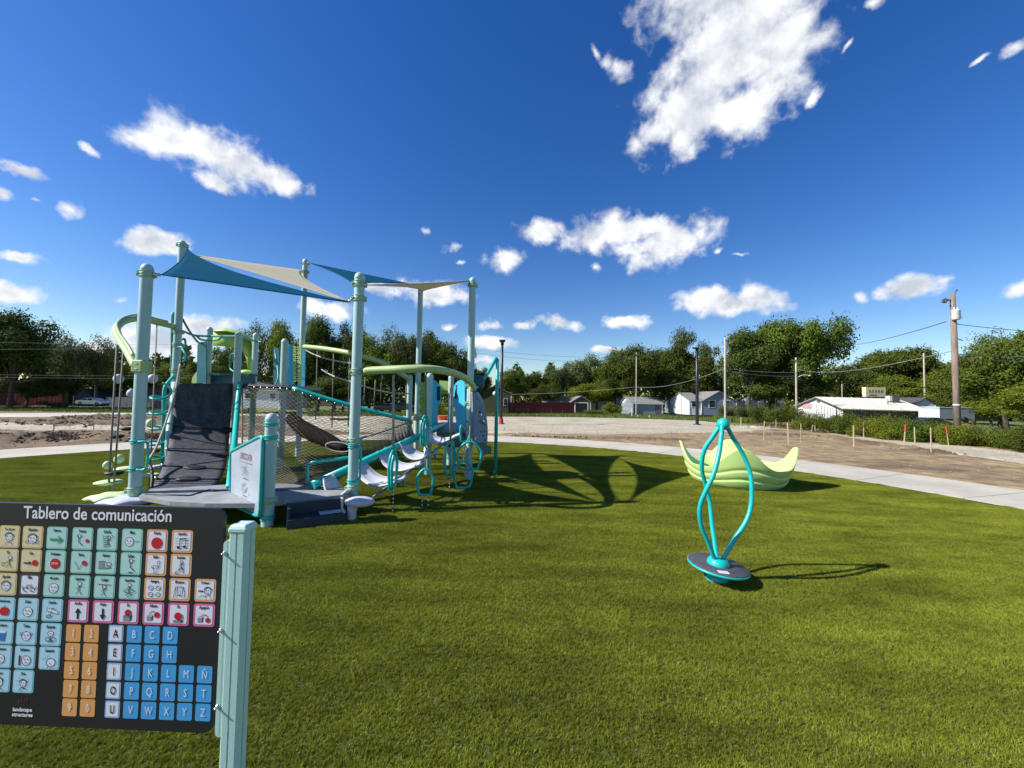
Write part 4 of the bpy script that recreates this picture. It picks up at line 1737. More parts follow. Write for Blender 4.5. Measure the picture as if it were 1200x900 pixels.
def d_jump(q, x, z):
    stick(q, x, z, 1.1, 2)
    q.line([(x - .008, z - .024), (x + .008, z - .024)], lw * 2, LN, 4)


def d_toilet(q, x, z):
    q.line([(x + .007, z + .0), (x + .007, z + .018), (x + .014, z + .020), (x + .014, z)], lw, LN, 4)
    q.ringl(x - .001, z - .002, .014, lw, LN, 4, .004)
    q.line([(x - .014, z - .004), (x - .005, z - .014), (x - .006, z - .024), (x + .006, z - .024), (x + .005, z - .014), (x + .012, z - .004)], lw, LN, 4)


def d_slide(q, x, z):
    stick(q, x + .002, z + .006, .8, 1)
    q.line([(x + .011, z + .014), (x + .011, z - .022)], lw, LN, 4)
    q.line([(x + .006, z), (x - .008, z - .012), (x - .022, z - .022), (x - .010, z - .022), (x + .008, z - .006)], lw * 1.2, LN, 4)
    for k in range(4):
        q.line([(x + .006, z - .004 - k * .005), (x + .011, z - .004 - k * .005)], lw, LN, 4)


def d_help(q, x, z):
    face(q, x, z - .001, .016, 1, True)


def d_more(q, x, z):
    for sx_ in (-1, 1):
        q.ringl(x + sx_ * .013, z - .010, .009, lw * 1.5, LN, 4, .007, 0, 300, 12)
        q.line([(x + sx_ * .006, z - .004), (x + sx_ * .004, z + .008)], lw * 1.6, LN, 4)
        q.line([(x + sx_ * .010, z - .002), (x + sx_ * .009, z + .006)], lw * 1.6, LN, 4)
        q.line([(x + sx_ * .027, z + .002), (x + sx_ * .020, z - .014)], lw * 1.6, LN, 4)


def d_happy(q, x, z):
    face(q, x, z - .002, .0175, 1)


def d_walk(q, x, z):
    stick(q, x, z, 1.1, 1)


def d_hang(q, x, z):
    q.line([(x - .025, z + .017), (x + .025, z + .015)], lw * 1.3, LN, 4)
    stick(q, x, z - .006, .95, 1)
    q.line([(x - .005, z + .0), (x - .008, z + .016)], lw, LN, 4)
    q.line([(x + .005, z + .0), (x + .008, z + .016)], lw, LN, 4)


def d_hoop(q, x, z):
    stick(q, x, z + .004, .9, 0)
    q.ringl(x, z - .004, .020, lw * 1.3, LN, 5, .006)
    q.ringl(x, z - .018, .012, lw, LN, 5, .004)


def d_friends(q, x, z):
    for (a, b_) in ((-1, 1), (1, 1), (-1, -1), (1, -1)):
        q.disc(x + a * .0135, z + b_ * .0115 - .002, .0085, WH, 3)
        q.ringl(x + a * .0135, z + b_ * .0115 - .002, .0088, lw, LN, 4, .0075, 0, 360, 10)
        q.line([(x + a * .0135 - .004, z + b_ * .0115), (x + a * .0135 + .004, z + b_ * .0115 - .003)], lw, LN, 5)


def d_swing(q, x, z):
    q.line([(x - .022, z - .024), (x - .014, z + .016), (x + .014, z + .016), (x + .022, z - .024)], lw * 1.3, LN, 4)
    q.line([(x - .014, z + .016), (x - .010, z - .024)], lw, LN, 4.5)
    q.line([(x + .014, z + .016), (x + .010, z - .024)], lw, LN, 4.5)
    for sx_ in (-1, 1):
        q.line([(x + sx_ * .007, z + .016), (x + sx_ * .004, z - .014)], lw, LN, 4)
    q.line([(x - .005, z - .014), (x + .005, z - .014)], lw * 2, LN, 4)


def d_teacher(q, x, z):
    face(q, x + .010, z + .004, .012, 1, True)
    q.line([(x - .024, z + .004), (x - .006, z + .003)], lw * 3, LN, 4)
    q.line([(x - .024, z - .022), (x - .012, z - .012), (x + .004, z - .014)], lw, LN, 4)
    q.line([(x + .002, z - .024), (x + .004, z - .010), (x + .018, z - .010), (x + .022, z - .024)], lw, LN, 4)


def d_apple(q, x, z):
    q.disc(x - .005, z - .003, .012, RD, 4, .015)
    q.disc(x + .006, z - .003, .012, RD, 4.4, .015)
    q.line([(x, z + .010), (x + .003, z + .019)], lw * 1.5, I, 5)


def d_sad(q, x, z):
    face(q, x, z - .002, .0175, -1)


def d_hurt(q, x, z):
    for a, b_ in (((x - .020, z + .010), (x + .022, z - .002)),):
        q.line([a, b_], .011, WH, 3)
        q.line([(a[0], a[1] + .005), (b_[0], b_[1] + .005), (b_[0], b_[1] - .006), (a[0], a[1] - .006)], lw, LN, 4, True)
    q.line([(x - .002, z + .012), (x + .010, z + .014)], lw * 1.6, LN, 5)
    q.line([(x - .002, z + .002), (x - .004, z - .016)], lw * 1.6, LN, 5)
    q.ringl(x - .012, z - .016, .008, lw * 1.6, LN, 4, .005)


def d_up(q, x, z):
    q.poly([(x - .0035, z - .022), (x + .0035, z - .022), (x + .0035, z + .006), (x - .0035, z + .006)], I, 4)
    q.poly([(x - .011, z), (x + .011, z), (x, z + .018)], I, 4.4)


def d_down(q, x, z):
    q.poly([(x - .0035, z - .006), (x + .0035, z - .006), (x + .0035, z + .018), (x - .0035, z + .018)], I, 4)
    q.poly([(x, z - .022), (x + .011, z - .004), (x - .011, z - .004)], I, 4.4)


def boxd(q, x, z, w=.016, h=.014):
    q.poly([(x - w, z - h), (x + w * .5, z - h), (x + w * .5, z + h * .3), (x - w, z + h * .3)], pk['grey'], 3)
    q.poly([(x + w * .5, z - h), (x + w, z - h * .6), (x + w, z + h * .7), (x + w * .5, z + h * .3)], pk['line'], 3)
    q.line([(x - w, z + h * .3), (x - w * .4, z + h * .7), (x + w, z + h * .7)], lw, LN, 5)


def d_in(q, x, z):
    q.disc(x, z + .006, .012, RD, 4)
    boxd(q, x - .001, z - .010)
    q.line([(x - .015, z - .004), (x + .006, z - .004)], lw, LN, 6)


def d_out(q, x, z):
    boxd(q, x - .011, z - .008, .011, .012)
    q.disc(x + .014, z + .002, .0105, RD, 4)
    q.ringl(x - .001, z + .002, .012, lw * 1.5, LN, 4, .012, 60, 175, 8)


def d_on(q, x, z):
    boxd(q, x, z - .018, .018, .006)
    q.disc(x, z + .0005, .0135, RD, 6)


def d_off(q, x, z):
    boxd(q, x - .012, z - .008, .010, .012)
    q.disc(x + .015, z - .011, .009, RD, 4)
    q.ringl(x + .002, z - .002, .012, lw * 1.8, RD, 4, .010, 20, 160, 8)


def d_glass(q, x, z):
    q.poly([(x - .011, z - .022), (x + .008, z - .022), (x + .011, z + .006), (x - .014, z + .006)], pk['water'], 4)
    q.poly([(x - .014, z + .006), (x + .011, z + .006), (x + .0115, z + .014), (x - .0145, z + .014)], WH, 4)


def d_sadears(q, x, z):
    face(q, x, z - .002, .0165, -1, False, True)


def d_seated(q, x, z):
    q.disc(x, z + .010, .010, WH, 3, .008)
    q.ringl(x, z + .010, .011, lw, LN, 4, .009)
    q.line([(x - .004, z + .010), (x + .005, z + .010)], lw, LN, 5)
    for sx_ in (-1, 1):
        q.ringl(x + sx_ * .010, z - .010, .009, lw * 1.3, LN, 4, .007)
        q.line([(x + sx_ * .002, z - .010), (x + sx_ * .007, z - .022)], lw * 1.4, LN, 5)
    q.line([(x, z), (x, z - .020)], lw * 1.6, LN, 5)


def d_wink(q, x, z):
    face(q, x - .004, z - .002, .017, 1)


def d_ill(q, x, z):
    face(q, x + .006, z - .004, .0165, -1)
    q.line([(x - .019, z - .020), (x - .019, z + .012)], .0055, pk['maroon'], 4)


def d_sleep(q, x, z):
    q.disc(x + .007, z - .008, .016, WH, 3, .014)
    q.ringl(x + .007, z - .008, .0165, lw * 1.3, LN, 4, .0145)
    q.line([(x + .002, z - .010), (x + .010, z - .014)], lw * 1.3, LN, 5)
    q.line([(x, z - .020), (x - .003, z - .027)], lw * 1.3, LN, 5)
    for k in range(3):
        q.text('z', x - .020 + k * .008, z + .004 + k * .005, .010 + .002 * k, LN, 5, .9, 0, 1)


def d_cold(q, x, z):
    face(q, x, z - .0, .012, 0, True)
    q.line([(x - .012, z - .024), (x - .004, z - .014), (x + .012, z - .018)], lw * 2, LN, 5)
    for a, b_ in ((-.020, .010), (.021, .008), (-.021, -.006), (.020, -.008), (-.014, .018), (.014, .019)):
        q.disc(x + a, z + b_, .0016, LN, 5, None, 6)


def d_curly(q, x, z):
    face(q, x - .004, z, .016, 1, True)
    q.line([(x + .002, z - .016), (x + .010, z - .024)], lw * 1.5, LN, 5)


cards = [
    (0, 0, 'y', 'yi', '', d_person), (0, 1, 'y', 'yi', '', d_you), (0, 2, 'y', 'yi', '', d_girl), (0, 3, 'c', 'ci', '', d_glass), (0, 4, 'c', 'ci', '', d_happy), (0, 5, 'c', 'ci', '', d_happy),
    (1, 0, 'y', 'yi', 'Yo, mí, mi', d_person), (2, 0, 'y', 'yi', 'Ellas/ellos', d_girl), (3, 0, 'g', 'gi', 'Vamos', d_arrow), (4, 0, 'g', 'gi', 'Patear', d_kick), (5, 0, 'g', 'gi', 'Subida', d_climb), (6, 0, 'g', 'gi', 'Mira', d_look),
    (7, 0, 'o', 'white', 'Pelota', d_ball), (8, 0, 'o', 'white', 'Canción', d_music),
    (1, 1, 'y', 'yi', 'Tú', d_you), (2, 1, 'y', 'yi', 'Ese', d_see), (3, 1, 'g', 'gi', 'Deténgase', d_stop), (4, 1, 'g', 'gi', 'Bota', d_bounce), (5, 1, 'g', 'gi', 'Gatear', d_tunnel), (6, 1, 'g', 'gi', 'Saltar', d_jump),
    (7, 1, 'o', 'white', 'Baño', d_toilet), (8, 1, 'o', 'white', 'Resbalar', d_slide),
    (1, 2, 'y', 'yi', 'Ayudar', d_help), (2, 2, 'k', 'white', 'Más', d_more), (3, 2, 'g', 'gi', 'Me gusta', d_happy), (4, 2, 'g', 'gi', 'Caminar', d_walk), (5, 2, 'g', 'gi', 'Colgar', d_hang), (6, 2, 'g', 'gi', 'Hace/Hice', d_hoop),
    (7, 2, 'o', 'white', 'Amigos', d_friends), (8, 2, 'o', 'white', 'Bloqueo', d_swing), (9, 2, 'o', 'white', 'Profesor', d_teacher),
    (1, 3, 'c', 'ci', 'Hambriento', d_apple), (2, 3, 'c', 'ci', 'Daño', d_sad), (3, 3, 'c', 'ci', 'Herido', d_hurt), (4, 3, 'p', 'white', 'Arriba', d_up), (5, 3, 'p', 'white', 'Abajo', d_down), (6, 3, 'p', 'white', 'En', d_in),
    (7, 3, 'p', 'white', 'Afuera', d_out), (8, 3, 'p', 'white', 'En', d_on), (9, 3, 'p', 'white', 'Apagado', d_off),
    (1, 4, 'c', 'ci', 'Sediento', d_glass), (2, 4, 'c', 'ci', 'Triste', d_sadears), (3, 4, 'c', 'ci', 'Enojado', d_seated),
    (1, 5, 'c', 'ci', 'Contento', d_wink), (2, 5, 'c', 'ci', 'Enfermo', d_ill), (3, 5, 'c', 'ci', 'Cansado', d_sleep), (1, 6, 'c', 'ci', 'Loco', d_curly), (2, 6, 'c', 'ci', 'Frío', d_cold)]
for cdef in cards:
    card(*cdef)


def key(u, v, ch, edge, ink, w, h, rv_=120):
    q = Print(BO, bex, bez, bout)
    q.k = KB
    x, z = BP(u, v)
    x, z = x / KB, z / KB
    q.rrect(x, z, w, h, .006, pk[edge], 1)
    if edge == 'v':
        q.rrect(x, z, w - .010, h - .010, .004, pk['white'], 2)
    q.text(ch, x, z - .001, .040, ink, 4, .66, .0006 if edge == 'v' else 0, 3)
    if edge == 'n':
        q.disc(x, z + .0195, .0035, pk['title'], 4, .0006, 8)
    q.build('letter_tile' if edge != 'n' else 'number_tile', bpanel)


for i, (v, a, b_) in enumerate(((741.8, '1', '2'), (763.6, '3', '4'), (785.3, '5', '6'), (807, '7', '8'), (828.8, '9', '0'))):
    key(86.2 - i * 1.15, v, a, 'n', pk['title'], .0545, .0605)
    key(107.2 - i * 1.15, v + .6, b_, 'n', pk['title'], .0545, .0605)
lets = ['ABCD', 'EFGH', 'IJKLMÑ', 'OPQRST', 'UVWXYZ']
for i, row in enumerate(lets):
    for j, ch in enumerate(row):
        u = (136, 157.4, 178.4, 199.6, 220.5, 242)[j] - i * 1.05
        v = 743.8 + i * 22.2 + (j - 2) * .75
        key(u, v, ch, 'v' if j == 0 else 'b', pk['ink'] if j == 0 else pk['title'], .0545, .0595)
q = Print(BO, bex, bez, bout)
q.k = KB
for k, (w, v) in enumerate((('landscape', 831.5), ('structures', 837.5))):
    x, z = BP(26.5, v)
    x, z = x / KB, z / KB
    q.text(w, x, z, .0185, pk['title'], 2, 1.0, .0006, 2)
x, z = BP(27, 824)
x, z = x / KB, z / KB
for (a, h) in ((-.016, .010), (-.006, .022), (.004, .014), (.014, .018)):
    q.line([(x + a, z - .006), (x + a + .002, z - .006 + h)], .0022, pk['maroon'], 2)
    q.disc(x + a + .002, z - .003 + h, .0028, pk['maroon'], 2.4, None, 8)
q.build('maker_mark', bpanel)
# channel post and mounting flange on the right (and its twin past the frame on the left)
for side in (1, -1):
    ux = xr_ if side > 0 else xl_
    s = MB()
    xa, xb_ = ux + .008, ux + .036
    zt_, zb_ = BP(270, 632)[1], BP(262, 862)[1]
    pts = []
    for (cx, cz, a0) in ((xb_ - .015, zt_ - .015, 0), (xa + .015, zt_ - .015, 90), (xa + .015, zb_ + .015, 180), (xb_ - .015, zb_ + .015, 270)):
        for k in range(5):
            a = math.radians(a0 + 22.5 * k)
            pts.append((cx + .015 * math.cos(a), cz + .015 * math.sin(a)))
    if side < 0:
        pts = [(2 * ux - px, pz) for px, pz in pts][::-1]
    f = [BO + bex * px + bez * pz + bout * .0075 for px, pz in pts]
    b_ = [p - bout * .0065 for p in f]
    n = len(f)
    s.add(f + b_, [tuple(range(n)), tuple(reversed(range(n, 2 * n)))] + [(i, n + i, n + (i + 1) % n, (i + 1) % n) for i in range(n)])
    s.build('mounting_flange', mintb, board)
    for v in (647, 737, 826):
        s = MB()
        z = BP(265, v)[1]
        c = BO + bex * (ux + side * .013) + bez * z + bout * .0075
        Mx = Matrix((bex, bez, bout)).transposed()
        s.lathe([(.0065, 0), (.0065, .002), (.005, .003), (.004, .006), (.0028, .012), (.001, .013)], c, 14, 0, Mx)
        s.build('panel_bolt', steel, board)
    # extrusion: rounded square with grooves down each face
    hw = .0265
    pc = BO + bex * (ux + side * .0500) - bout * (hw - .009)
    prof = [(-hw, -hw + .006), (-hw + .006, -hw), (-.003, -hw), (-.002, -hw + .006), (.001, -hw + .006), (.002, -hw), (hw - .006, -hw), (hw, -hw + .006)]
    full = []
    for r_ in range(4):
        cA, sA = math.cos(r_ * PI / 2), math.sin(r_ * PI / 2)
        full += [(x * cA - y * sA, x * sA + y * cA) for x, y in prof[1:]]
    full = [(pc.x + x, pc.y + y) for x, y in full]
    ztop = D(285, 622, BZ).z
    s = MB()
    s.prism(full, -.02, ztop)
    po = s.build('post', mintb, board)
    s = MB()
    k0 = [(pc.x + x, pc.y + y) for x, y in ((-hw - .002, -hw - .002), (hw + .002, -hw - .002), (hw + .002, hw + .002), (-hw - .002, hw + .002))]
    vs = [(x, y, ztop - .004) for x, y in k0] + [(x, y, ztop + .008) for x, y in k0] + [(pc.x + (x - pc.x) * .8, pc.y + (y - pc.y) * .8, ztop + .020) for x, y in k0]
    s.add(vs, [(0, 1, 5, 4), (1, 2, 6, 5), (2, 3, 7, 6), (3, 0, 4, 7), (4, 5, 9, 8), (5, 6, 10, 9), (6, 7, 11, 10), (7, 4, 8, 11), (8, 9, 10, 11), (3, 2, 1, 0)])
    cp = s.build('post_cap', mintb, po)
    bv = cp.modifiers.new('b', 'BEVEL')
    bv.width = .004
    bv.segments = 2

# info panel print on the play structure
iex = (f3 - f4)
iex = Vector((iex.x, iex.y, 0)).normalized()
iout = Vector((iex.y, -iex.x, 0))
ic = (f1 + f2 + f3 + f4) / 4 + iout * .008
q = Print(ic, iex, Vector((0, 0, 1)), iout)
q.text('DISCOVER', .02, .235, .105, mat('faded_heading', (.20, .12, .14), .5), 2, .72, .001, 2)
q.poly([(-.17, .165), (.20, .165), (.20, .180), (-.17, .180)], pk['grey'], 2)
rnd = random.Random(4)
for cz, colr in ((.06, 'grey'), (-.14, 'arrow')):
    for k in range(16):
        a = rnd.uniform(0, 6.28)
        r_ = rnd.uniform(.01, .11)
        x, z = r_ * math.cos(a) * 1.2, cz + r_ * math.sin(a) * .7
        q.line([(x, z), (x + rnd.uniform(-.07, .07), z + rnd.uniform(-.05, .05)), (x + rnd.uniform(-.07, .07), z + rnd.uniform(-.04, .04))], .004, pk['grey' if k % 4 else colr], 2 + k * .1)
    q.poly([(-.02, cz - .085), (.12, cz - .085), (.12, cz - .078), (-.02, cz - .078)], pk['ink'], 2)
q.build('panel_print', info_o)

# ------------------------------------------------------------------ spinner
sb = G(840, 681, 0)
sp = thing('standing_spinner', 'teal standing spinner of three bent tubes on a tilted grey disc', 'spinner', sb)
s = MB()
s.lathe([(.085, -.01), (.088, .02), (.075, .04), (.080, .07), (.09, .10)], sb, 24)
s.build('spinner_base', teal, sp)
dc = Vector((sb.x + .01, sb.y, .135))
Mt = Matrix.Rotation(math.radians(5), 3, 'Y') @ Matrix.Rotation(math.radians(1), 3, 'X')
s = MB()
s.lathe([(.001, -.022), (.226, -.022), (.236, -.014), (.236, -.002), (.232, .0)], dc, 48, 0, Mt)
s.build('disc_rim', teal, sp)
s = MB()
s.lathe([(.230, .0005), (.230, .004), (.226, .007), (.001, .0072)], dc, 48, 0, Mt)
discm = mat('spinner_disc_grey', (.075, .075, .088), .6, (.055, .055, .066), nscale=6, bump=.3, bscale=150, fine=(40, .25))
dd = s.build('disc', discm, sp)
q = Print(dc + Mt @ Vector((-.01, -.13, .008)), Mt @ Vector((1, 0, 0)), Mt @ Vector((.1, 1, 0)), Mt @ Vector((0, 0, 1)))
q.rrect(-.03, -.03, .085, .05, .003, pk['title'], 1)
for k in range(4):
    q.poly([(-.065, -.018 - k * .009), (.0, -.018 - k * .009), (.0, -.015 - k * .009), (-.065, -.015 - k * .009)], pk['grey'], 2)
q.build('disc_label', dd)
s = MB()
s.lathe([(.085, .0), (.085, .02), (.07, .045), (.045, .055), (.001, .058)], dc + Vector((.0, 0, .006)), 24, 0, Mt)
s.build('hub', teal, sp)
topc = D(847.5, 497, sb.y)
s = MB()
s.ball(topc, .052, (1, 1, 1), 20, 12)
s.build('top_ball', teal, sp)
hubc = dc + Vector((.0, 0, .05))
tubes = (  # along the axis from the top: t, sideways (cm-ish units of 7.3 mm), away (m)
    ((0, -2, .01), (.10, -12, .04), (.20, -21, .07), (.33, -23, .10), (.45, -18, .13), (.58, -12, .15), (.72, -9, .13), (.86, -5, .08), (1, -1, .03)),
    ((0, -1, -.02), (.12, -2, -.08), (.24, -4, -.13), (.38, -9, -.16), (.50, -17, -.15), (.62, -23, -.12), (.75, -21, -.09), (.88, -12, -.06), (1, -4, -.02)),
    ((0, 3, 0), (.10, 12, .03), (.22, 24, .04), (.35, 33, .03), (.47, 36, .01), (.60, 36, 0), (.72, 31, -.02), (.85, 19, -.03), (1, 6, -.02)))
for tb in tubes:
    pts = []
    for t_, off, dy in tb:
        c = topc.lerp(hubc, t_)
        pts.append(c + Vector((off * (c.y + dy) / FPX + c.x * dy / c.y, dy, (c.z - CAM_H) * dy / c.y)))
    s = MB()
    s.tube(cat_rom(pts, 7), .0185, 12)
    s.build('grip_tube', teal, sp)
# bolts round the hub
s = MB()
for k in range(6):
    a = k * PI / 3
    s.lathe([(.009, 0), (.009, .005), (.001, .007)], dc + Mt @ Vector((.075 * math.cos(a), .075 * math.sin(a), .027)), 6, 0, Mt)
s.build('hub_bolt', steel, sp)

# ------------------------------------------------------------------ lime bowl rocker
rc = Vector((D(862, 545, 7.35).x, 7.35, 0))
rk = thing('bowl_rocker', 'lime green wavy rimmed bowl rocker beyond the teal spinner', 'rocker', rc)


def rocker_pt(a, t_):
    # t_: 0 bottom centre .. 1 rim (outside), 1..2 inside down to the seat
    q4 = a - 1.15
    lobe = (.5 + .5 * math.cos(4 * q4)) ** 1.9
    H = .36 + .37 * lobe
    Rr_ = .92 + .06 * lobe
    if t_ <= 1:
        if t_ < .25:
            r = .70 * t_ / .25
            z = 0
        else:
            k = (t_ - .25) / .75
            r = .70 + (Rr_ - .70) * (k ** .62)
            z = H * k ** 1.25
            for zc, am, ph in ((.10, .08, .25), (.22, .13, .35)):
                ce = zc + am * (.5 + .5 * math.cos(4 * (q4 - ph * .25)))
                d_ = (z - ce)
                if d_ < 0:
                    r -= .019 * math.exp(-(d_ / .010) ** 2) * min(1, k * 5)
                else:
                    r -= .019 * math.exp(-(d_ / .040) ** 2) * min(1, k * 5)
    else:
        k = t_ - 1
        r = Rr_ * (1 - .05 - .79 * k ** 1.15)
        z = H - (H - .17) * (1 - (1 - k) ** 2.4)
    return (rc.x + r * math.cos(a), rc.y + r * math.sin(a), max(.0, z) + .008)


s = MB()
NA, NT = 160, 44
ts = [i / 60 for i in range(61)] + [1.012] + [1 + i / 16 for i in range(1, 17)]
Pg = [[rocker_pt(2 * PI * i / NA, t_) for t_ in ts] for i in range(NA + 1)]
s.grid(Pg)
s.build('rocker_shell', limep, rk)
s = MB()
s.lathe([(.22, .176), (.001, .176)], (rc.x, rc.y, .005), 32)
s.build('rocker_seat', limep, rk)
s = MB()
s.lathe([(.62, -.01), (.62, .035)], rc, 40)
s.build('rocker_foot', black, rk)

# ------------------------------------------------------------------ houses, sheds, fences
def col(name, c, **k):
    return MATS.get(name) or mat(name, c, .85, **k)


wallm = {
    'olive': col('olive_siding', (.085, .095, .035), stretch=(1, 1, 6), nscale=2), 'bluegrey': col('blue_grey_siding', (.21, .25, .31), stretch=(.3, .3, 9), nscale=1), 'whitew': col('white_siding', (.66, .67, .68), stretch=(.3, .3, 9), nscale=1),
    'dgrey': col('dark_grey_siding', (.11, .11, .12)), 'redfence': col('dark_red_fence_stain', (.19, .022, .018), stretch=(6, 6, 1), nscale=2), 'shingle': col('grey_shingles', (.22, .21, .20), nscale=4, bump=.6, bscale=8),
    'dshingle': col('dark_shingles', (.07, .07, .08), nscale=4, bump=.6, bscale=8), 'tin': col('pale_sheet_roof', (.70, .66, .56), nscale=.6), 'glass': mat('window_glass', (.02, .025, .03), .1), 'void': mat('dark_garage_interior', (.012, .011, .010), .9),
    'gfence': col('grey_board_fence', (.10, .11, .125), stretch=(5, 5, 1), nscale=2), 'cream': col('cream_box', (.68, .62, .38)), 'tan': col('tan_siding', (.30, .25, .18)), 'brown': col('shaded_side_wall', (.085, .072, .062))}  # workshop side wall is darkened, its shade is put into the colour


def groove_wall(s, a, b_, z0, z1, step=.0, mi=0):
    pass


def gable(name, label, x0, x1, y, depth, zb, wh, rh, rdir, wm, rm, opens=(), over=.25, gm=None, cat='house'):
    """Gabled building: front face at depth y from x0 to x1, zb ground, wh eave height, rh ridge height above the ground."""
    t = thing(name, label, cat, ((x0 + x1) / 2, y, zb))
    s = MB()
    W_ = [(x0, y), (x1, y), (x1, y + depth), (x0, y + depth)]
    s.prism(W_, zb - .3, zb + wh)
    if rdir == 'y':
        mx = (x0 + x1) / 2
        s.add([(x0, y, zb + wh), (x1, y, zb + wh), (mx, y, zb + rh - .02), (x0, y + depth, zb + wh), (x1, y + depth, zb + wh), (mx, y + depth, zb + rh - .02)], [(0, 1, 2), (5, 4, 3), (0, 2, 5, 3), (1, 4, 5, 2)], 1 if gm else 0)
    else:
        my = y + depth / 2
        s.add([(x0, y, zb + wh), (x0, y + depth, zb + wh), (x0, my, zb + rh - .02), (x1, y, zb + wh), (x1, y + depth, zb + wh), (x1, my, zb + rh - .02)], [(2, 1, 0), (3, 4, 5), (0, 3, 5, 2), (1, 2, 5, 4)], 1 if gm else 0)
    s.build('wall', [wallm[wm]] + ([wallm[gm]] if gm else []), t)
    s = MB()
    th = .14
    if rdir == 'y':
        mx = (x0 + x1) / 2
        k = (rh - wh) / (mx - x0)
        for sx_ in (-1, 1):
            e = mx + sx_ * ((x1 - x0) / 2 + over)
            ze = zb + wh - k * over
            vs = [(mx, y - over, zb + rh), (e, y - over, ze), (e, y + depth + over, ze), (mx, y + depth + over, zb + rh)]
            vs2 = [(a, b_, c + th) for a, b_, c in vs]
            s.add(vs + vs2, [(0, 1, 2, 3), (7, 6, 5, 4), (0, 4, 5, 1), (1, 5, 6, 2), (2, 6, 7, 3)])
    else:
        my = y + depth / 2
        k = (rh - wh) / (depth / 2)
        for sy in (-1, 1):
            e = my + sy * (depth / 2 + over)
            ze = zb + wh - k * over
            vs = [(x0 - over, my, zb + rh), (x1 + over, my, zb + rh), (x1 + over, e, ze), (x0 - over, e, ze)]
            vs2 = [(a, b_, c + th) for a, b_, c in vs]
            s.add(vs + vs2, [(0, 1, 2, 3), (7, 6, 5, 4), (1, 5, 6, 2), (2, 6, 7, 3), (3, 7, 4, 0)])
    s.build('roof', wallm[rm], t)
    s = MB()
    for X in (x0, x1):
        s.box((X, y, zb + wh / 2), (.14, .14, wh - .02))
    if rdir == 'x':
        s.box(((x0 + x1) / 2, y - over - .06, zb + wh - .12), (x1 - x0 + 2 * over, .12, .12))
    s.build('trim', white, t)
    for (kind, cx, cz, w, h) in opens:
        X = x0 + (x1 - x0) * cx
        s = MB()
        if kind == 'window':
            s.box((X, y - .03, zb + cz), (w + .2, .08, h + .2))
            fo = s.build('window', white, t)
            g_ = MB()
            g_.box((X, y - .06, zb + cz + h / 4), (w, .05, h / 2 - .04))
            g_.box((X, y - .06, zb + cz - h / 4), (w, .05, h / 2 - .04))
            g_.build('pane', wallm['glass'], fo)
        elif kind == 'door':
            s.box((X, y - .03, zb + h / 2), (w, .08, h))
            s.build('door', wallm['dgrey'] if wm != 'olive' else white, t)
        elif kind == 'garage':
            s.box((X - w / 2 - .1, y - .04, zb + h / 2), (.2, .1, h + .2))
            s.box((X + w / 2 + .1, y - .04, zb + h / 2), (.2, .1, h + .2))
            s.box((X, y - .04, zb + h + .1), (w, .1, .2))
            s.build('door_frame', white, t)
            s = MB()
            s.box((X, y - .02, zb + h / 2), (w, .06, h))
            s.build('door_opening', wallm['void'], t)
        elif kind == 'vent':
            s.lathe([(w / 2, -.04), (w / 2, .04), (.001, .05)], (X, y - .05, zb + cz), 8, 0, Matrix.Rotation(PI / 2, 3, 'X'))
            s.build('gable_vent', white, t)
    return t


def HX(u, Y):
    return D(u, 470, Y).x


def house_px(name, label, u0, u1, v_eave, v_ridge, v_base, Y, depth, rdir, wm, rm, opens=(), **k):
    zb = D((u0 + u1) / 2, v_base, Y).z
    wh = D((u0 + u1) / 2, v_eave, Y).z - zb
    Yr = Y if rdir == 'y' else Y + depth / 2
    rh = D((u0 + u1) / 2, v_ridge, Yr).z - zb
    return gable(name, label, HX(u0, Y), HX(u1, Y), Y, depth, zb, wh, rh, rdir, wm, rm, opens, **k)


house_px('olive_house', 'olive green gabled house with white round vent behind the teal fire pole', 561, 599, 462, 452, 482, 78, 9, 'y', 'olive', 'shingle', [('vent', .5, 3.6, 1, .6), ('window', .83, 1.9, .7, 1.3)])
house_px('garage', 'small olive garage with open dark doorway and pale grey roof', 670, 692, 471, 464.5, 484, 84, 8, 'y', 'olive', 'shingle', [('garage', .52, 0, 2.6, 2.15)], cat='garage')
t_ = house_px('lean_to_shed', 'low tan roofed shed joined to the left of the open garage', 637, 669, 474, 466, 483, 86, 7, 'x', 'tan', 'shingle', [], cat='shed')
house_px('white_outhouse', 'pale grey house half hidden by a bush right of the open garage', 693, 718, 470, 463, 482, 100, 8, 'x', 'whitew', 'dshingle', [('window', .7, 1.8, 1.0, 1.0)])
house_px('white_cottage', 'small white gabled cottage between the round bush and the grey shed', 712, 731, 468, 461, 482, 105, 8, 'y', 'whitew', 'shingle', [('door', .4, 0, 1, 2.1)])
house_px('grey_shed', 'long blue grey shed with a white gable end and one dark door', 738, 776, 472.5, 466, 484.5, 80, 6, 'x', 'bluegrey', 'shingle', [('door', .86, 0, 1.1, 2.1)], gm='whitew', cat='shed')
s = MB()
a_, b_ = D(731, 484, 79.8), D(742, 484.5, 79.5)
s.add([(a_.x, 79.8, a_.z), (b_.x, 79.6, a_.z), (b_.x, 79.6, D(742, 472.5, 79.6).z), (D(735, 466.3, 79.7).x, 79.7, D(735, 466.3, 79.7).z), (a_.x, 79.8, D(731, 472.5, 79.8).z)], [(0, 1, 2, 3, 4)])
o = s.build('shed_front', wallm['whitew'], None, .12)
tag(o, 'white pointed front wall of the shed, next to the thin pale pole', 'wall')
house_px('blue_grey_house', 'blue grey house with black windows and tan roof behind the tall pale pole', 822, 863, 471, 459, 485, 74, 9, 'y', 'bluegrey', 'shingle', [('window', .30, 1.9, 1.1, 1.3), ('window', .72, 1.9, 1.1, 1.3)])
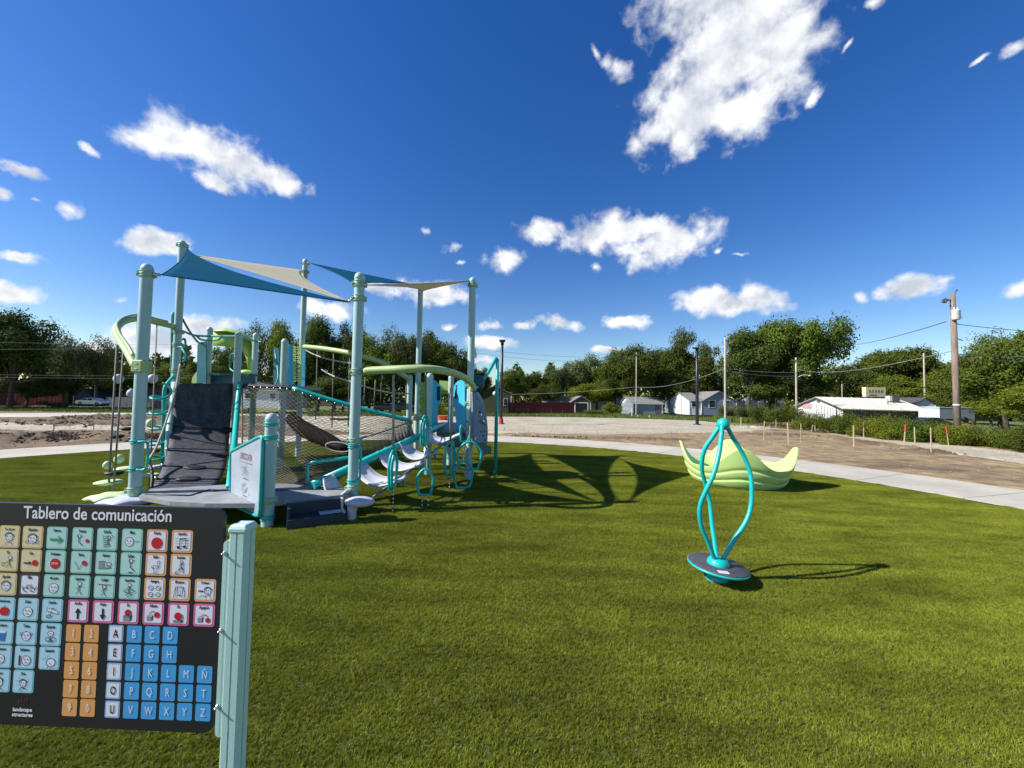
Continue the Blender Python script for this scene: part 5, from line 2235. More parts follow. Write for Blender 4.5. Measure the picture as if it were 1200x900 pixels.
house_px('white_porch', 'white side wing joined to the blue grey house', 808, 822, 469, 461, 484.5, 74.4, 9, 'x', 'whitew', 'shingle', [('window', .35, 1.9, .8, 1.2)])
house_px('small_blue_house', 'small dim blue house in tree shade left of the tall black pole', 796, 809, 471, 464, 484, 85, 8, 'x', 'bluegrey', 'dshingle', [('window', .3, 1.8, .6, 1)])
house_px('white_garage', 'little white garage with grey roof under the largest tree', 889, 918, 470.5, 464, 484, 88, 8, 'x', 'whitew', 'dshingle', [('window', .78, 1.9, .9, 1), ('window', .3, 1.9, .7, 1)], cat='garage')
# low white-roofed workshop: gable faces left, long side right
wsh = thing('workshop', 'long low workshop with cream roof and white gable behind the bushes', 'workshop', (HX(1000, 60), 60, -1.2))
zb = -1.25
A = [D(988, 478, 58), D(1085, 481, 62)]                      # near eave line ends
B_ = [D(935, 478.5, 66), None]
e0, e1 = D(988, 478.5, 56), D(1087, 481.5, 56)
r0, r1 = D(958, 465.5, 62), D(1052, 468, 62)
f0, f1_ = D(932, 476.5, 68), D(1016, 476.5, 68)
s = MB()
s.add([(e0.x, e0.y, zb), (e0.x, e0.y, e0.z), (r0.x, r0.y, r0.z - .05), (f0.x, f0.y, f0.z), (f0.x, f0.y, zb)], [(0, 1, 2, 3, 4)])
s.build('gable_wall', wallm['whitew'], wsh, .1)
s = MB()
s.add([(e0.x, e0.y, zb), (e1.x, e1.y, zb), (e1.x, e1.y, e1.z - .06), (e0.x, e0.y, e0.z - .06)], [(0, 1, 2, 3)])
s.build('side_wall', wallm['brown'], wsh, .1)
s = MB()
ov = Vector((-.3, -.35, -.12))
s.add([e0 + ov, e1 + Vector((.3, -.35, -.12)), r1, r0 + Vector((-.3, 0, 0)), f0 + Vector((-.3, .3, -.1)), f1_], [(0, 1, 2, 3), (3, 2, 5, 4)])
s.build('roof', wallm['tin'], wsh, .16)
s = MB()
s.beam(e0 + ov + Vector((-.02, -.02, -.1)), r0 + Vector((-.34, -.02, -.12)), .1, .22)
s.beam(r0 + Vector((-.34, 0, -.12)), f0 + Vector((-.34, .3, -.2)), .1, .22)
s.build('barge_board', wallm['brown'], wsh)
m_ = e0.lerp(f0, .35)
s = MB()
gN = (f0 - e0).normalized()
nO = Vector((-gN.y, gN.x, 0)) * .12
c = e0.lerp(f0, .60)
nO = nO if nO.x < 0 else -nO
s.beam((c.x + nO.x, c.y + nO.y, e0.z + .25), (c.x + gN.x * 2.6 + nO.x, c.y + gN.y * 2.6 + nO.y, e0.z + .25), .06, .7)
s.build('wall_sign', col('faded_pink_sign', (.72, .30, .34)), wsh, 0)
s = MB()
c = e0.lerp(r0, .93)
s.box((c.x - .25, c.y - .1, r0.z - .55), (.12, .5, .5))
s.build('gable_vent', wallm['dgrey'], wsh)
s = MB()
for k in range(9):
    c = e0.lerp(f0, .06 + .055 * k)
    s.beam((c.x + nO.x * .7, c.y + nO.y * .7, zb), (c.x + nO.x * .7, c.y + nO.y * .7, e0.z - .05 + .06 * k), .05, .04)
s.build('wall_batten', wallm['gfence'], wsh)
s = MB()
for k in range(1, 12):
    s.beam(e0.lerp(e1, k / 12) + Vector((0, -.3, .02)), r0.lerp(r1, k / 12) + Vector((0, 0, .09)), .05, .05)
ro = s.build('roof_seam', wallm['tin'], wsh)
ro['kind'] = 'stuff'
cb = thing('roof_sign_box', 'cream box sign on posts standing behind the workshop roof', 'sign', D(1024, 468, 70))
c = D(1024, 459.5, 70)
s = MB()
s.box(c, (3.6, .8, 1.75))
s.build('sign_box', wallm['cream'], cb)
s = MB()
for k in range(5):
    s.box((c.x - 1.2 + .55 * k, c.y - .42, c.z + .2), (.30, .04, .45))
s.box((c.x - .6, c.y - .42, c.z - .5), (1.3, .04, .18))
s.build('faded_lettering', wallm['tan'], cb)
s = MB()
for dx in (-1.2, 1.2):
    s.box((c.x + dx, c.y, c.z - 1.9), (.2, .2, 2.2))
s.build('sign_post', wallm['dgrey'], cb)
ac = thing('roof_cooler', 'dark boxy cooler with white tank on the workshop roof', 'air conditioner', D(1045, 471, 60))
c = D(1047, 467.5, 60)
s = MB()
s.box(c, (1.1, .9, 1.0))
s.build('cooler_body', wallm['dgrey'], ac)
s = MB()
s.box(D(1042, 467, 60), (.5, .6, .8))
s.build('cooler_side', white, ac)
s = MB()
s.tube([D(1040.5, 476, 58.5), D(1040.5, 467, 58.5)], .07, 6)
tag(s.build('vent_pipe', wallm['dgrey']), 'thin vent pipe on the cream workshop roof', 'pipe')
house_px('white_lean_house', 'white gabled house between the workshop and the trailer', 1072, 1096, 474, 466.5, 486, 75, 9, 'y', 'whitew', 'dshingle', [], cat='house')
house_px('dark_roof_house', 'dark roofed house low behind the cream roof', 1062, 1110, 471, 464, 484, 92, 9, 'x', 'dgrey', 'dshingle')
# enclosed trailer
tr_ = thing('box_trailer', 'white nosed grey box trailer left of the big utility pole', 'trailer', D(1115, 492, 50))
Yt = 50
zb_ = D(1115, 496, Yt).z
s = MB()
p0, p1 = D(1101, 478, Yt), D(1142, 479.5, Yt)
z1_ = D(1120, 478, Yt).z
z0_ = D(1120, 491, Yt).z
s.prism([(p0.x, Yt), (p1.x, Yt), (p1.x, Yt + 2.2), (p0.x, Yt + 2.2)], z0_, z1_)
s.build('trailer_body', wallm['bluegrey'], tr_)
s = MB()
s.prism([(p0.x - 1.6, Yt + 1.1), (p0.x - .01, Yt - .02), (p0.x - .01, Yt + 2.2)], z0_, z1_ - .15)
s.build('trailer_nose', white, tr_)
s = MB()
s.box(((p0.x + p1.x) / 2, Yt + 1.1, z1_ + .05), (p1.x - p0.x + .1, 2.3, .09))
s.build('trailer_roof', col('pale_cyan_trim', (.50, .66, .68)), tr_)
s = MB()
for dx in (.55, .72):
    s.lathe([(.001, -.1), (.34, -.1), (.36, 0), (.34, .1), (.001, .1)], (p0.x + (p1.x - p0.x) * dx, Yt + .05, z0_ - .05), 16, 0, Matrix.Rotation(PI / 2, 3, 'X'))
s.build('wheel', black, tr_)
s = MB()
s.box((p0.x - .1, Yt + 1, z0_ - .15), (3.6, .25, .12))
s.build('tow_bar', black, tr_)


def car(name, label, u, v_base, Y, L_, H_, body, yaw=0, cat='car'):
    c = D(u, v_base, Y)
    t = thing(name, label, cat, c)
    ex_, ey_ = Vector((math.cos(yaw), math.sin(yaw), 0)), Vector((-math.sin(yaw), math.cos(yaw), 0))

    def Q(x, y, z):
        return c + ex_ * x + ey_ * y + Vector((0, 0, z))
    W_ = .88
    s = MB()
    prof = [(-.5, .30), (-.5, .55), (-.47, .66), (-.36, .70), (-.30, .72), (.24, .70), (.34, .66), (.48, .56), (.5, .45), (.5, .28), (.4, .22), (-.42, .22)]
    A_ = [Q(px * L_, -W_, pz * H_ / 1.0) for px, pz in prof]
    B2_ = [Q(px * L_, W_, pz * H_ / 1.0) for px, pz in prof]
    n = len(prof)
    s.add(A_ + B2_, [tuple(range(n)), tuple(reversed(range(n, 2 * n)))] + [(i, n + i, n + (i + 1) % n, (i + 1) % n) for i in range(n)])
    bo = s.build('car_body', body, t)
    s = MB()
    pr2 = [(-.34, .69), (-.26, .92), (-.20, .99), (.06, 1.0), (.12, .95), (.25, .69)]
    A_ = [Q(px * L_, -W_ * (.93 if pz < .8 else .78), pz * H_) for px, pz in pr2]
    B2_ = [Q(px * L_, W_ * (.93 if pz < .8 else .78), pz * H_) for px, pz in pr2]
    n = len(pr2)
    s.add(A_ + B2_, [tuple(range(n)), tuple(reversed(range(n, 2 * n)))] + [(i, n + i, n + (i + 1) % n, (i + 1) % n) for i in range(n)])
    s.build('cabin', body, t)
    s = MB()
    for (xa, xb2) in ((-.27, -.10), (-.08, .10)):
        s.add([Q(xa * L_, -W_ * .94, .71 * H_), Q(xb2 * L_, -W_ * .94, .71 * H_), Q((xb2 - .02) * L_, -W_ * .82, .93 * H_), Q((xa + .04) * L_, -W_ * .82, .93 * H_)], [(0, 1, 2, 3)])
    s.build('side_window', wallm['glass'], t)
    for dx in (-.31, .31):
        for sy in (-1, 1):
            s = MB()
            Mx = Matrix.Rotation(yaw, 3, 'Z') @ Matrix.Rotation(PI / 2, 3, 'X')
            s.lathe([(.001, -.1), (.18, -.1), (.31, -.09), (.33, 0), (.31, .09), (.18, .1), (.001, .1)], Q(dx * L_, sy * W_ * .92, .33), 16, 0, Mx)
            w_ = s.build('wheel', black, t)
            s = MB()
            s.lathe([(.001, -.115), (.17, -.11), (.17, .11), (.001, .115)], Q(dx * L_, sy * W_ * .92, .33), 12, 0, Mx)
            s.build('hubcap', steel, w_)
    return t


silver = mat('silver_car_paint', (.55, .56, .58), .25, metal=.3, coat=.6)
blackp = mat('black_car_paint', (.015, .016, .02), .2, coat=.6)
darkred = mat('dark_red_car_paint', (.08, .012, .014), .3, coat=.5)
car('parked_car', 'silver car parked on the grass before the dark garage far left', 110, 475.5, 66, 4.6, 1.35, silver)
car('parked_car', 'black car in tree shade seen left between the net ropes', 456, 483, 62, 4.5, 1.45, blackp)
car('parked_car', 'black car in tree shade right of the other black car', 474, 483, 61, 4.4, 1.5, blackp)
car('parked_car', 'black car nose behind the bushes under the white trailer', 1090, 502, 47, 4.2, 1.35, blackp, .1)

# left side buildings
house_px('grey_garage', 'grey gabled garage beside the silver car', 86, 108, 464, 456, 474, 80, 8, 'y', 'dgrey', 'dshingle')
house_px('dark_house', 'long dark roofed house under the far left trees', 20, 90, 461, 451, 473, 92, 10, 'x', 'dgrey', 'dshingle')
house_px('grey_roof_house', 'wide house with a plain grey roof behind the board fence', 132, 232, 464, 446, 474, 86, 10, 'x', 'dgrey', 'shingle')
house_px('white_netted_house', 'white house with two dark windows seen through the climbing net', 281, 328, 456, 448, 476, 60, 8, 'x', 'whitew', 'dshingle', [('window', .20, 1.6, .8, .8), ('window', .82, 1.6, .8, .8)])
house_px('shaded_house', 'low pale house in deep shade behind the tall back post', 374, 410, 463, 458, 474, 84, 8, 'x', 'dgrey', 'shingle')


def fence_boards(name, label, u0, u1, vt, vb, Y0, Y1, m, bw_=.16):
    a, b_ = D(u0, vb, Y0), D(u1, vb, Y1)
    za, zb2 = D(u0, vt, Y0).z, D(u1, vt, Y1).z
    t = thing(name, label, 'fence', a)
    n = int((b_ - a).length / bw_)
    rr = random.Random(n)
    s = MB()
    for i in range(n):
        f_ = (i + .5) / n
        p = a.lerp(b_, f_)
        zt2 = za + (zb2 - za) * f_ + rr.uniform(-.03, .03)
        s.box((p.x, p.y + rr.uniform(-.01, .01), (p.z - .2 + zt2) / 2), (bw_ * .92, .03, zt2 - p.z + .2), math.atan2(b_.y - a.y, b_.x - a.x))
    o = s.build('fence_board', m, t)
    o['kind'] = 'stuff'
    s = MB()
    k = max(2, int(n / 14))
    for i in range(k + 1):
        p = a.lerp(b_, i / k)
        z_ = za + (zb2 - za) * i / k + .08
        s = MB()
        s.box((p.x, p.y + .08, (p.z - .3 + z_) / 2), (.14, .12, z_ - p.z + .3))
        s.build('fence_post', m, t)
    return t


fence_boards('board_fence', 'dark red board fence left of the open garage', 596, 672, 471.5, 483, 76, 80, wallm['redfence'])
fence_boards('board_fence', 'grey board fence behind the left post and ropes', 124, 246, 465.5, 476, 70, 66, wallm['gfence'])
fence_boards('board_fence', 'dark maroon fence low under the far left trees', -40, 78, 458, 474, 72, 74, wallm['redfence'])
fence_boards('board_fence', 'dark fence in shade right of the big utility pole', 1140, 1180, 484, 492, 60, 62, wallm['gfence'])
# low wire fence along the gravel pad
wf = thing('wire_fence', 'thin low wire fence along the grass strip behind the gravel', 'fence', base(650, 485))
nn = 14
wp = [base(592 + 13.5 * k, 485.6 + .05 * k) for k in range(nn)]
for p in wp:
    s = MB()
    s.tube([(p.x, p.y, p.z - .1), (p.x, p.y, p.z + .95)], .03, 6)
    s.build('fence_post', wallm['dgrey'], wf)
s = MB()
for h in (.3, .6, .9):
    s.tube([(p.x, p.y, p.z + h) for p in wp], .008, 4)
s.build('fence_wire', wallm['dgrey'], wf)
# white yard posts and small cream markers
for (u, v, h, m, lab) in ((740.5, 489.5, 1.5, white, 'white post in front of the grey shed, by the thin pole'), (747.5, 490, .55, wallm['cream'], 'short cream marker left of its twin by the grass strip'), (761, 491, .55, wallm['cream'], 'short cream marker right of its twin by the grass strip'),
                          (829.5, 488, 1.9, polel, 'thin leaning post before the blue grey house')):
    p = base(u, v)
    s = MB()
    s.prism([(p.x - .06, p.y - .06), (p.x + .06, p.y - .06), (p.x + .06, p.y + .06), (p.x - .06, p.y + .06)], p.z - .1, p.z + h - .05)
    s.add([(p.x - .06, p.y - .06, p.z + h - .05), (p.x + .06, p.y - .06, p.z + h - .05), (p.x + .06, p.y + .06, p.z + h - .05), (p.x - .06, p.y + .06, p.z + h - .05), (p.x, p.y, p.z + h)], [(0, 1, 4), (1, 2, 4), (2, 3, 4), (3, 0, 4)])
    tag(s.build('marker_post', m), lab, 'post')
# red and orange barrier glimpsed through the gate
ob = base(518, 492)
bt = thing('plastic_tub', 'low orange plastic tub seen between the blue gate panels', 'tub', ob)
s = MB()
s.lathe([(.34, 0), (.40, .28), (.42, .30), (.39, .31), (.34, .2), (.001, .18)], ob, 18)
s.build('tub_shell', col('orange_plastic', (.75, .12, .02)), bt)
# ------------------------------------------------------------------ poles and cables
def pole(label, u, vt, vb, r, m, arm=None, name='utility_pole', Y=None, lean=0):
    if Y is None:
        b_ = base(u, vb)
    else:
        b_ = D(u, vb, Y)
    tz_ = D(u, vt, b_.y).z
    t = thing(name, label, 'pole', b_)
    s = MB()
    s.lathe([(r, -.3), (r * .95, (tz_ - b_.z) * .5), (r * .78, tz_ - b_.z), (.001, tz_ - b_.z + .02)], b_, 14)
    s.build('shaft', m, t)
    return t, Vector((b_.x, b_.y, tz_))


blk = mat('black_metal', (.012, .012, .013), .4)
t, tp_ = pole('slim black light pole with a red wrapped foot by the olive house', 587, 401, 497, .09, blk, name='light_pole')
s = MB()
s.box(tp_ + Vector((0, 0, .08)), (.36, .3, .12))
s.box(tp_ + Vector((0, 0, -.05)), (.2, .2, .2))
s.build('lamp_head', blk, t)
s = MB()
s.lathe([(.22, 0), (.22, .05), (.14, .06), (.13, .35)], t.location, 10)
s.build('pole_foot', col('red_wrap', (.45, .03, .03)), t)
t, tp_ = pole('tall plain black pole between the grey shed and the blue grey house', 817, 408, 498, .105, blk, name='light_pole')
s = MB()
s.box(tp_ + Vector((-.08, 0, .0)), (.36, .2, .10))
s.build('lamp_head', blk, t)
s = MB()
s.lathe([(.24, 0), (.24, .06), (.15, .07)], t.location, 10)
s.build('pole_foot', blk, t)
tw, P745 = pole('thin pale utility pole beside the grey shed', 745.5, 413, 488, .11, polel, Y=76)
tx2, P850 = pole('tall pale utility pole in front of the blue grey house', 850, 395, 489, .14, polel, Y=50)
t3, P933 = pole('pale utility pole with a curved street lamp arm left of the workshop', 933.5, 419, 483, .14, polel, Y=56)
t4, P1084 = pole('pale pole standing behind the workshop roof end', 1084, 414, 476, .15, polel, Y=80)
t5, P1092 = pole('shorter grey pole right behind the taller pale one', 1092, 443, 476, .13, polew, Y=86)
t6, P988 = pole('thin grey pole rising before the dark trees over the workshop', 987, 447, 470, .10, polel, Y=86)
t7, P730 = pole('thin pole high above the trees behind the netting rope', 498.5, 406, 470, .12, polel, Y=70)
s = MB()
c = P933 + Vector((0, 0, -3.2))
s.tube(cat_rom([c, c + Vector((.5, -.1, .5)), c + Vector((1.1, -.2, .65)), c + Vector((1.6, -.3, .6))], 4), .04, 6)
s.ball(c + Vector((1.75, -.3, .55)), .16, (1.5, .8, .5), 8, 5)
s.build('lamp_arm', white, t3)
for tt, pp in ((tw, P745), (t3, P933)):
    s = MB()
    s.box(pp + Vector((0, -.1, -.4)), (1.2, .1, .1))
    s.build('crossarm', polew, tt)
# the big near pole with its transformer
bp_ = base(1122.8, 516)
bt_ = D(1116.2, 345, bp_.y)
big = thing('utility_pole', 'large weathered brown utility pole with transformer and pink tape at its foot', 'pole', bp_)
s = MB()
s.tube([bp_ - Vector((0, 0, .3)), bp_.lerp(bt_, .5), bt_], [.125, .115, .095], 20)
s.build('shaft', polew, big)
s = MB()
c = D(1116, 370, bp_.y) + Vector((-.03, -.17, 0))
s.lathe([(.001, -.22), (.13, -.22), (.145, -.20), (.145, .18), (.155, .20), (.13, .23), (.001, .24)], c, 16)
for dx in (-.07, .07):
    s.lathe([(.025, .22), (.035, .26), (.02, .29), (.03, .32), (.01, .36)], c + Vector((dx, 0, 0)), 8)
s.build('transformer', col('pale_transformer_grey', (.60, .63, .62)), big)
s = MB()
c = D(1107, 352, bp_.y)
s.beam(D(1115, 352, bp_.y), D(1105.5, 351, bp_.y), .05, .06)
s.lathe([(.05, -.12), (.07, -.05), (.04, 0), (.06, .05), (.03, .12)], D(1107.5, 352, bp_.y), 8)
s.lathe([(.04, -.08), (.05, 0), (.03, .08)], D(1104.5, 353, bp_.y), 8)
s.tube([D(1119, 344, bp_.y), D(1121, 339, bp_.y), D(1122, 341, bp_.y)], .02, 5)
s.tube([D(1119, 371, bp_.y), D(1127, 371.5, bp_.y)], .02, 5)
s.tube([D(1119, 380, bp_.y), D(1123, 379.5, bp_.y)], .02, 5)
s.tube([D(1120, 396, bp_.y), D(1128, 399, bp_.y)], .02, 5)
s.build('pole_hardware', wallm['dgrey'], big)
s = MB()
s.lathe([(.128, -.06), (.128, .06)], bp_ + Vector((0, 0, .55)), 16)
s.tube([bp_ + Vector((-.17, -.05, .57)), bp_ + Vector((-.32, -.06, .68))], .02, 4)
s.tube([bp_ + Vector((.17, -.05, .57)), bp_ + Vector((.30, -.06, .70))], .02, 4)
s.build('tape_band', stakep, big)
s = MB()
s.lathe([(.124, -.03), (.124, .03)], bp_ + Vector((-.02, 0, 1.6)), 16)
s.build('number_band', white, big)


def cable(label, a, b_, sg, r, m=wireg, name='power_cable'):
    s = MB()
    s.tube(sag(a, b_, sg, 24), r, 5)
    tag(s.build(name, m), label, 'cable')


Yb = bp_.y
cable('dark cable from the big pole sloping down to the largest tree', D(1109, 377, Yb), D(975, 404, 62), .5, .018, wire)
cable('short dark cable leaving the big pole to the right', D(1122, 380, Yb), D(1290, 392, 22), .1, .014, wire)
cable('thick pale cable from the big pole across to the lamp arm pole', D(1117, 411, Yb), P933 + Vector((0, 0, -1.7)), .7, .020)
cable('pale cable running right from the big pole at tree height', D(1118, 415, Yb), D(1300, 416, 19), .1, .018)
cable('second pale cable running right from the big pole', D(1118, 419, Yb), D(1300, 424, 19), .1, .014)
cable('pale cable between the lamp arm pole and the tall pale pole', P933 + Vector((0, 0, -2.2)), D(850, 431.5, 50), .2, .028)
cable('thinner cable just under the pale one before the largest tree', P933 + Vector((0, 0, -2.7)), D(850, 434, 50), .3, .02)
cable('pale cable sagging from the tall pale pole to the thin pole by the shed', D(850, 431.5, 50), D(745.5, 453.5, 76), .9, .026)
cable('cable from the thin pole by the shed off over the garage', D(745.5, 453.5, 76), D(560, 462, 90), .5, .03)
cable('high dark cable crossing the sky above the shed trees', D(745.5, 419, 76), D(560, 409, 80), .6, .022, wire)
cable('second dark cable under the high one across the sky', D(745.5, 421, 76), D(560, 414, 80), .9, .022, wire)
for k, (va, vb_, lab) in enumerate(((398, 404, 'highest pale cable over the far left trees'), (437, 440, 'middle pale cable crossing the far left trees'), (440, 443, 'lowest pale cable crossing the far left trees'), (409, 406.5, 'faint cable behind the curling lime rail'))):
    cable(lab, D(-120, va, 40), D(240, vb_, 56), .15, .012)
# survey stakes
stk = []


def stake(u, v, h, pink, label, tilt=0.0):
    p = base(u, v)
    key_ = 'p' if pink else 'w'
    if key_ not in stk_proto:
        t = thing('survey_stake', label, 'stake', (0, 0, 0), 'survey stakes along the haul track')
        s = MB()
        s.prism([(-.022, -.010), (.022, -.010), (.022, .010), (-.022, .010)], -.05, .62 if pink else 1.0)
        o1 = s.build('stake_shaft', stakew, t)
        s = MB()
        if pink:
            s.prism([(-.024, -.012), (.024, -.012), (.024, .012), (-.024, .012)], .62, 1.0)
        else:
            s.add([(-.022, -.010, 1.0), (.022, -.010, 1.0), (.022, .010, 1.0), (-.022, .010, 1.0), (0, 0, 1.03)], [(0, 1, 4), (1, 2, 4), (2, 3, 4), (3, 0, 4)])
        o2 = s.build('stake_tip', stakep if pink else stakew, t)
        stk_proto[key_] = t
    else:
        src = stk_proto[key_]
        t = src.copy()
        COL.objects.link(t)
        for ch in list(src.children):
            c = ch.copy()
            COL.objects.link(c)
            c.parent = t
    t.location = (p.x, p.y, p.z + .0)
    k = h
    t.scale = (.75, .75, k)
    t.rotation_euler = (tilt * .4, tilt, random.uniform(-.4, .4))
    t['label'] = label


stk_proto = {}
for (u, v, vt, pink, til, lab) in (
        (895, 516, 494, 0, .04, 'bare wooden stake just right of the lime bowl rocker peak'), (924, 521, 496, 0, -.03, 'tall wooden stake on the dirt edge above the rocker tip'), (939, 519, 497, 0, 0, 'wooden stake a little right of the tall one over the rocker tip'),
        (868, 501, 489, 0, .03, 'small wooden stake left of the gravel heap'), (902, 503, 498, 0, 0, 'shortest wooden stake left of the gravel heap'), (951, 507, 498, 0, .12, 'leaning thin stake behind the gravel heap'), (955, 505, 496, 0, 0, 'upright thin stake behind the gravel heap'),
        (909.5, 503, 492, 0, 0, 'thin grey stake in front of the weeds'), (1000.5, 524, 499, 0, 0, 'lone wooden stake on the haul track left of the pink ones'), (1012, 513, 495, 1, .02, 'pink topped stake farthest left, against the bushes'), (1059.5, 519, 498, 1, .06, 'pink topped stake in the middle of the three'),
        (1072, 519, 501, 0, 0, 'pale stake right behind the middle pink one'), (1091.5, 532, 502, 0, 0, 'tall wooden stake standing in the gravel left of the big pole'), (1112, 523, 500, 1, -.09, 'leaning pink topped stake left of the big pole'), (1128, 522, 506, 1, .03, 'short pink flagged stake just right of the big pole'),
        (1150.5, 523, 503, 0, 0, 'weathered stake farthest right by the bushes'), (786, 514, 506, 0, 0, 'tiny grey stake on the dirt left of the rocker'), (63, 505, 496, 0, 0, 'short stake in the dirt at far left'), (109.5, 505, 499, 0, 0, 'short stake in the dirt left of the hanging ropes')):
    p = base(u, v)
    h = (v - vt) / FPX * p.y
    stake(u, v, max(.15, h), pink, lab, til)

# ------------------------------------------------------------------ trees and shrubs
def crown_mesh(name, seed, m, nl=26, leaves=5200, size=.0125, shape=(1, 1, 1), fill=.85, gaps=.25, low=.28):
    leaves = int(leaves * 2.6)
    r = np.random.default_rng(seed)
    C = []
    R_ = []
    k = 0
    while len(C) < nl:
        p = r.normal(0, 1, 3)
        p /= np.linalg.norm(p)
        q = p * r.uniform(.25, .9) * np.array([.36, .36, .34]) * np.array(shape)
        q[2] += .62
        if q[2] < low + .06:
            continue
        C.append(q)
        R_.append(r.uniform(.085, .165))
    C = np.array(C)
    R_ = np.array(R_)
    idx = r.choice(nl, leaves, p=(R_ ** 2) / (R_ ** 2).sum())
    d = r.normal(0, 1, (leaves, 3))
    d /= np.linalg.norm(d, axis=1)[:, None]
    rad = R_[idx] * (1 - np.abs(r.normal(0, .22, leaves))) * r.uniform(.8, 1.15, leaves)
    # broken outline: twigs push out here and there
    rad *= 1 + .28 * np.sin(d[:, 0] * 9 + idx) * np.sin(d[:, 2] * 11 + idx * 2) + .12 * r.normal(0, 1, leaves)
    P = C[idx] + d * rad[:, None] * np.array([1, 1, .85])
    nrm = d + r.normal(0, .55, (leaves, 3)) + np.array([0, 0, .35])
    nrm /= np.linalg.norm(nrm, axis=1)[:, None]
    a = np.cross(nrm, r.normal(0, 1, (leaves, 3)))
    a /= np.linalg.norm(a, axis=1)[:, None]
    b_ = np.cross(nrm, a)
    s_ = size * r.uniform(.55, 1.25, leaves)[:, None]
    V = np.stack([P - a * s_, P - b_ * s_ * .6, P + a * s_, P + b_ * s_ * .6], 1).reshape(-1, 3)
    F = np.arange(leaves * 4).reshape(-1, 4)
    lobe = r.uniform(0, 1, nl)
    vv = np.clip(lobe[idx] * .6 + r.uniform(0, .4, leaves), 0, 1)
    return np_mesh(name, V, F, m, attr=('v', 'FACE', vv)), C


def trunk_mesh(C, seed, r0=.022):
    rr = random.Random(seed)
    s = MB()
    bend = rr.uniform(-.03, .03)
    s.tube([(0, 0, -.02), (bend, 0, .16), (bend * 1.5, bend, .34), (bend, bend, .6), (0, 0, .82)], [r0 * 1.15, r0 * .9, r0 * .7, r0 * .4, r0 * .12], 8)
    for k in range(0, len(C), 2):
        c = Vector(C[k])
        z0 = rr.uniform(.22, min(.55, c.z))
        st = Vector((bend * 1.2, 0, z0))
        mid = st.lerp(c, .5) + Vector((0, 0, .03))
        s.tube([st, mid, c], [r0 * .42, r0 * .26, r0 * .08], 5)
    me = bpy.data.meshes.new('trunk')
    me.from_pydata(s.v, [], s.f)
    me.materials.append(bark)
    me.polygons.foreach_set('use_smooth', s.s)
    return me


kinds = {}
for kname, m, args in (('broad', leaf, dict(nl=30, leaves=8500)), ('broad2', leaf, dict(nl=24, leaves=7500, shape=(1.15, 1.15, .9))), ('tall', leaf, dict(nl=26, leaves=7500, shape=(.8, .8, 1.15))),
                       ('yellow', leafy, dict(nl=26, leaves=8000, shape=(1.1, 1.1, .9), low=.1)), ('dark', leafd, dict(nl=30, leaves=9000, low=.15)), ('dark2', leafd, dict(nl=24, leaves=8000, shape=(1.2, 1.2, .85), low=.15)),
                       ('airy', leafg, dict(nl=26, leaves=3000, size=.012)), ('silver', leafg, dict(nl=28, leaves=8000, low=.12)), ('wide', leaf, dict(nl=36, leaves=11000, shape=(1.25, 1.25, .95), low=.2))):
    me_, C_ = crown_mesh('crown', sum(map(ord, kname)), m, **args)
    kinds[kname] = (me_, trunk_mesh(C_, len(kname)))


def tree(u, vt, hw, Y, kind, label, vb=None, group='trees around the lot'):
    zb_ = gh(HX(u, Y), Y) if vb is None else D(u, vb, Y).z
    x = HX(u, Y)
    H_ = D(u, vt, Y).z - zb_
    t = thing('tree', label, 'tree', (x, Y, zb_ - .1), group)
    me_, tm = kinds[kind]
    c = link_mesh('crown', me_, t)
    k = link_mesh('trunk', tm, t)
    w = hw / FPX * Y / .40
    t.scale = (w, w, H_ / .96)
    t.rotation_euler.z = random.uniform(0, 6.28)
    return t


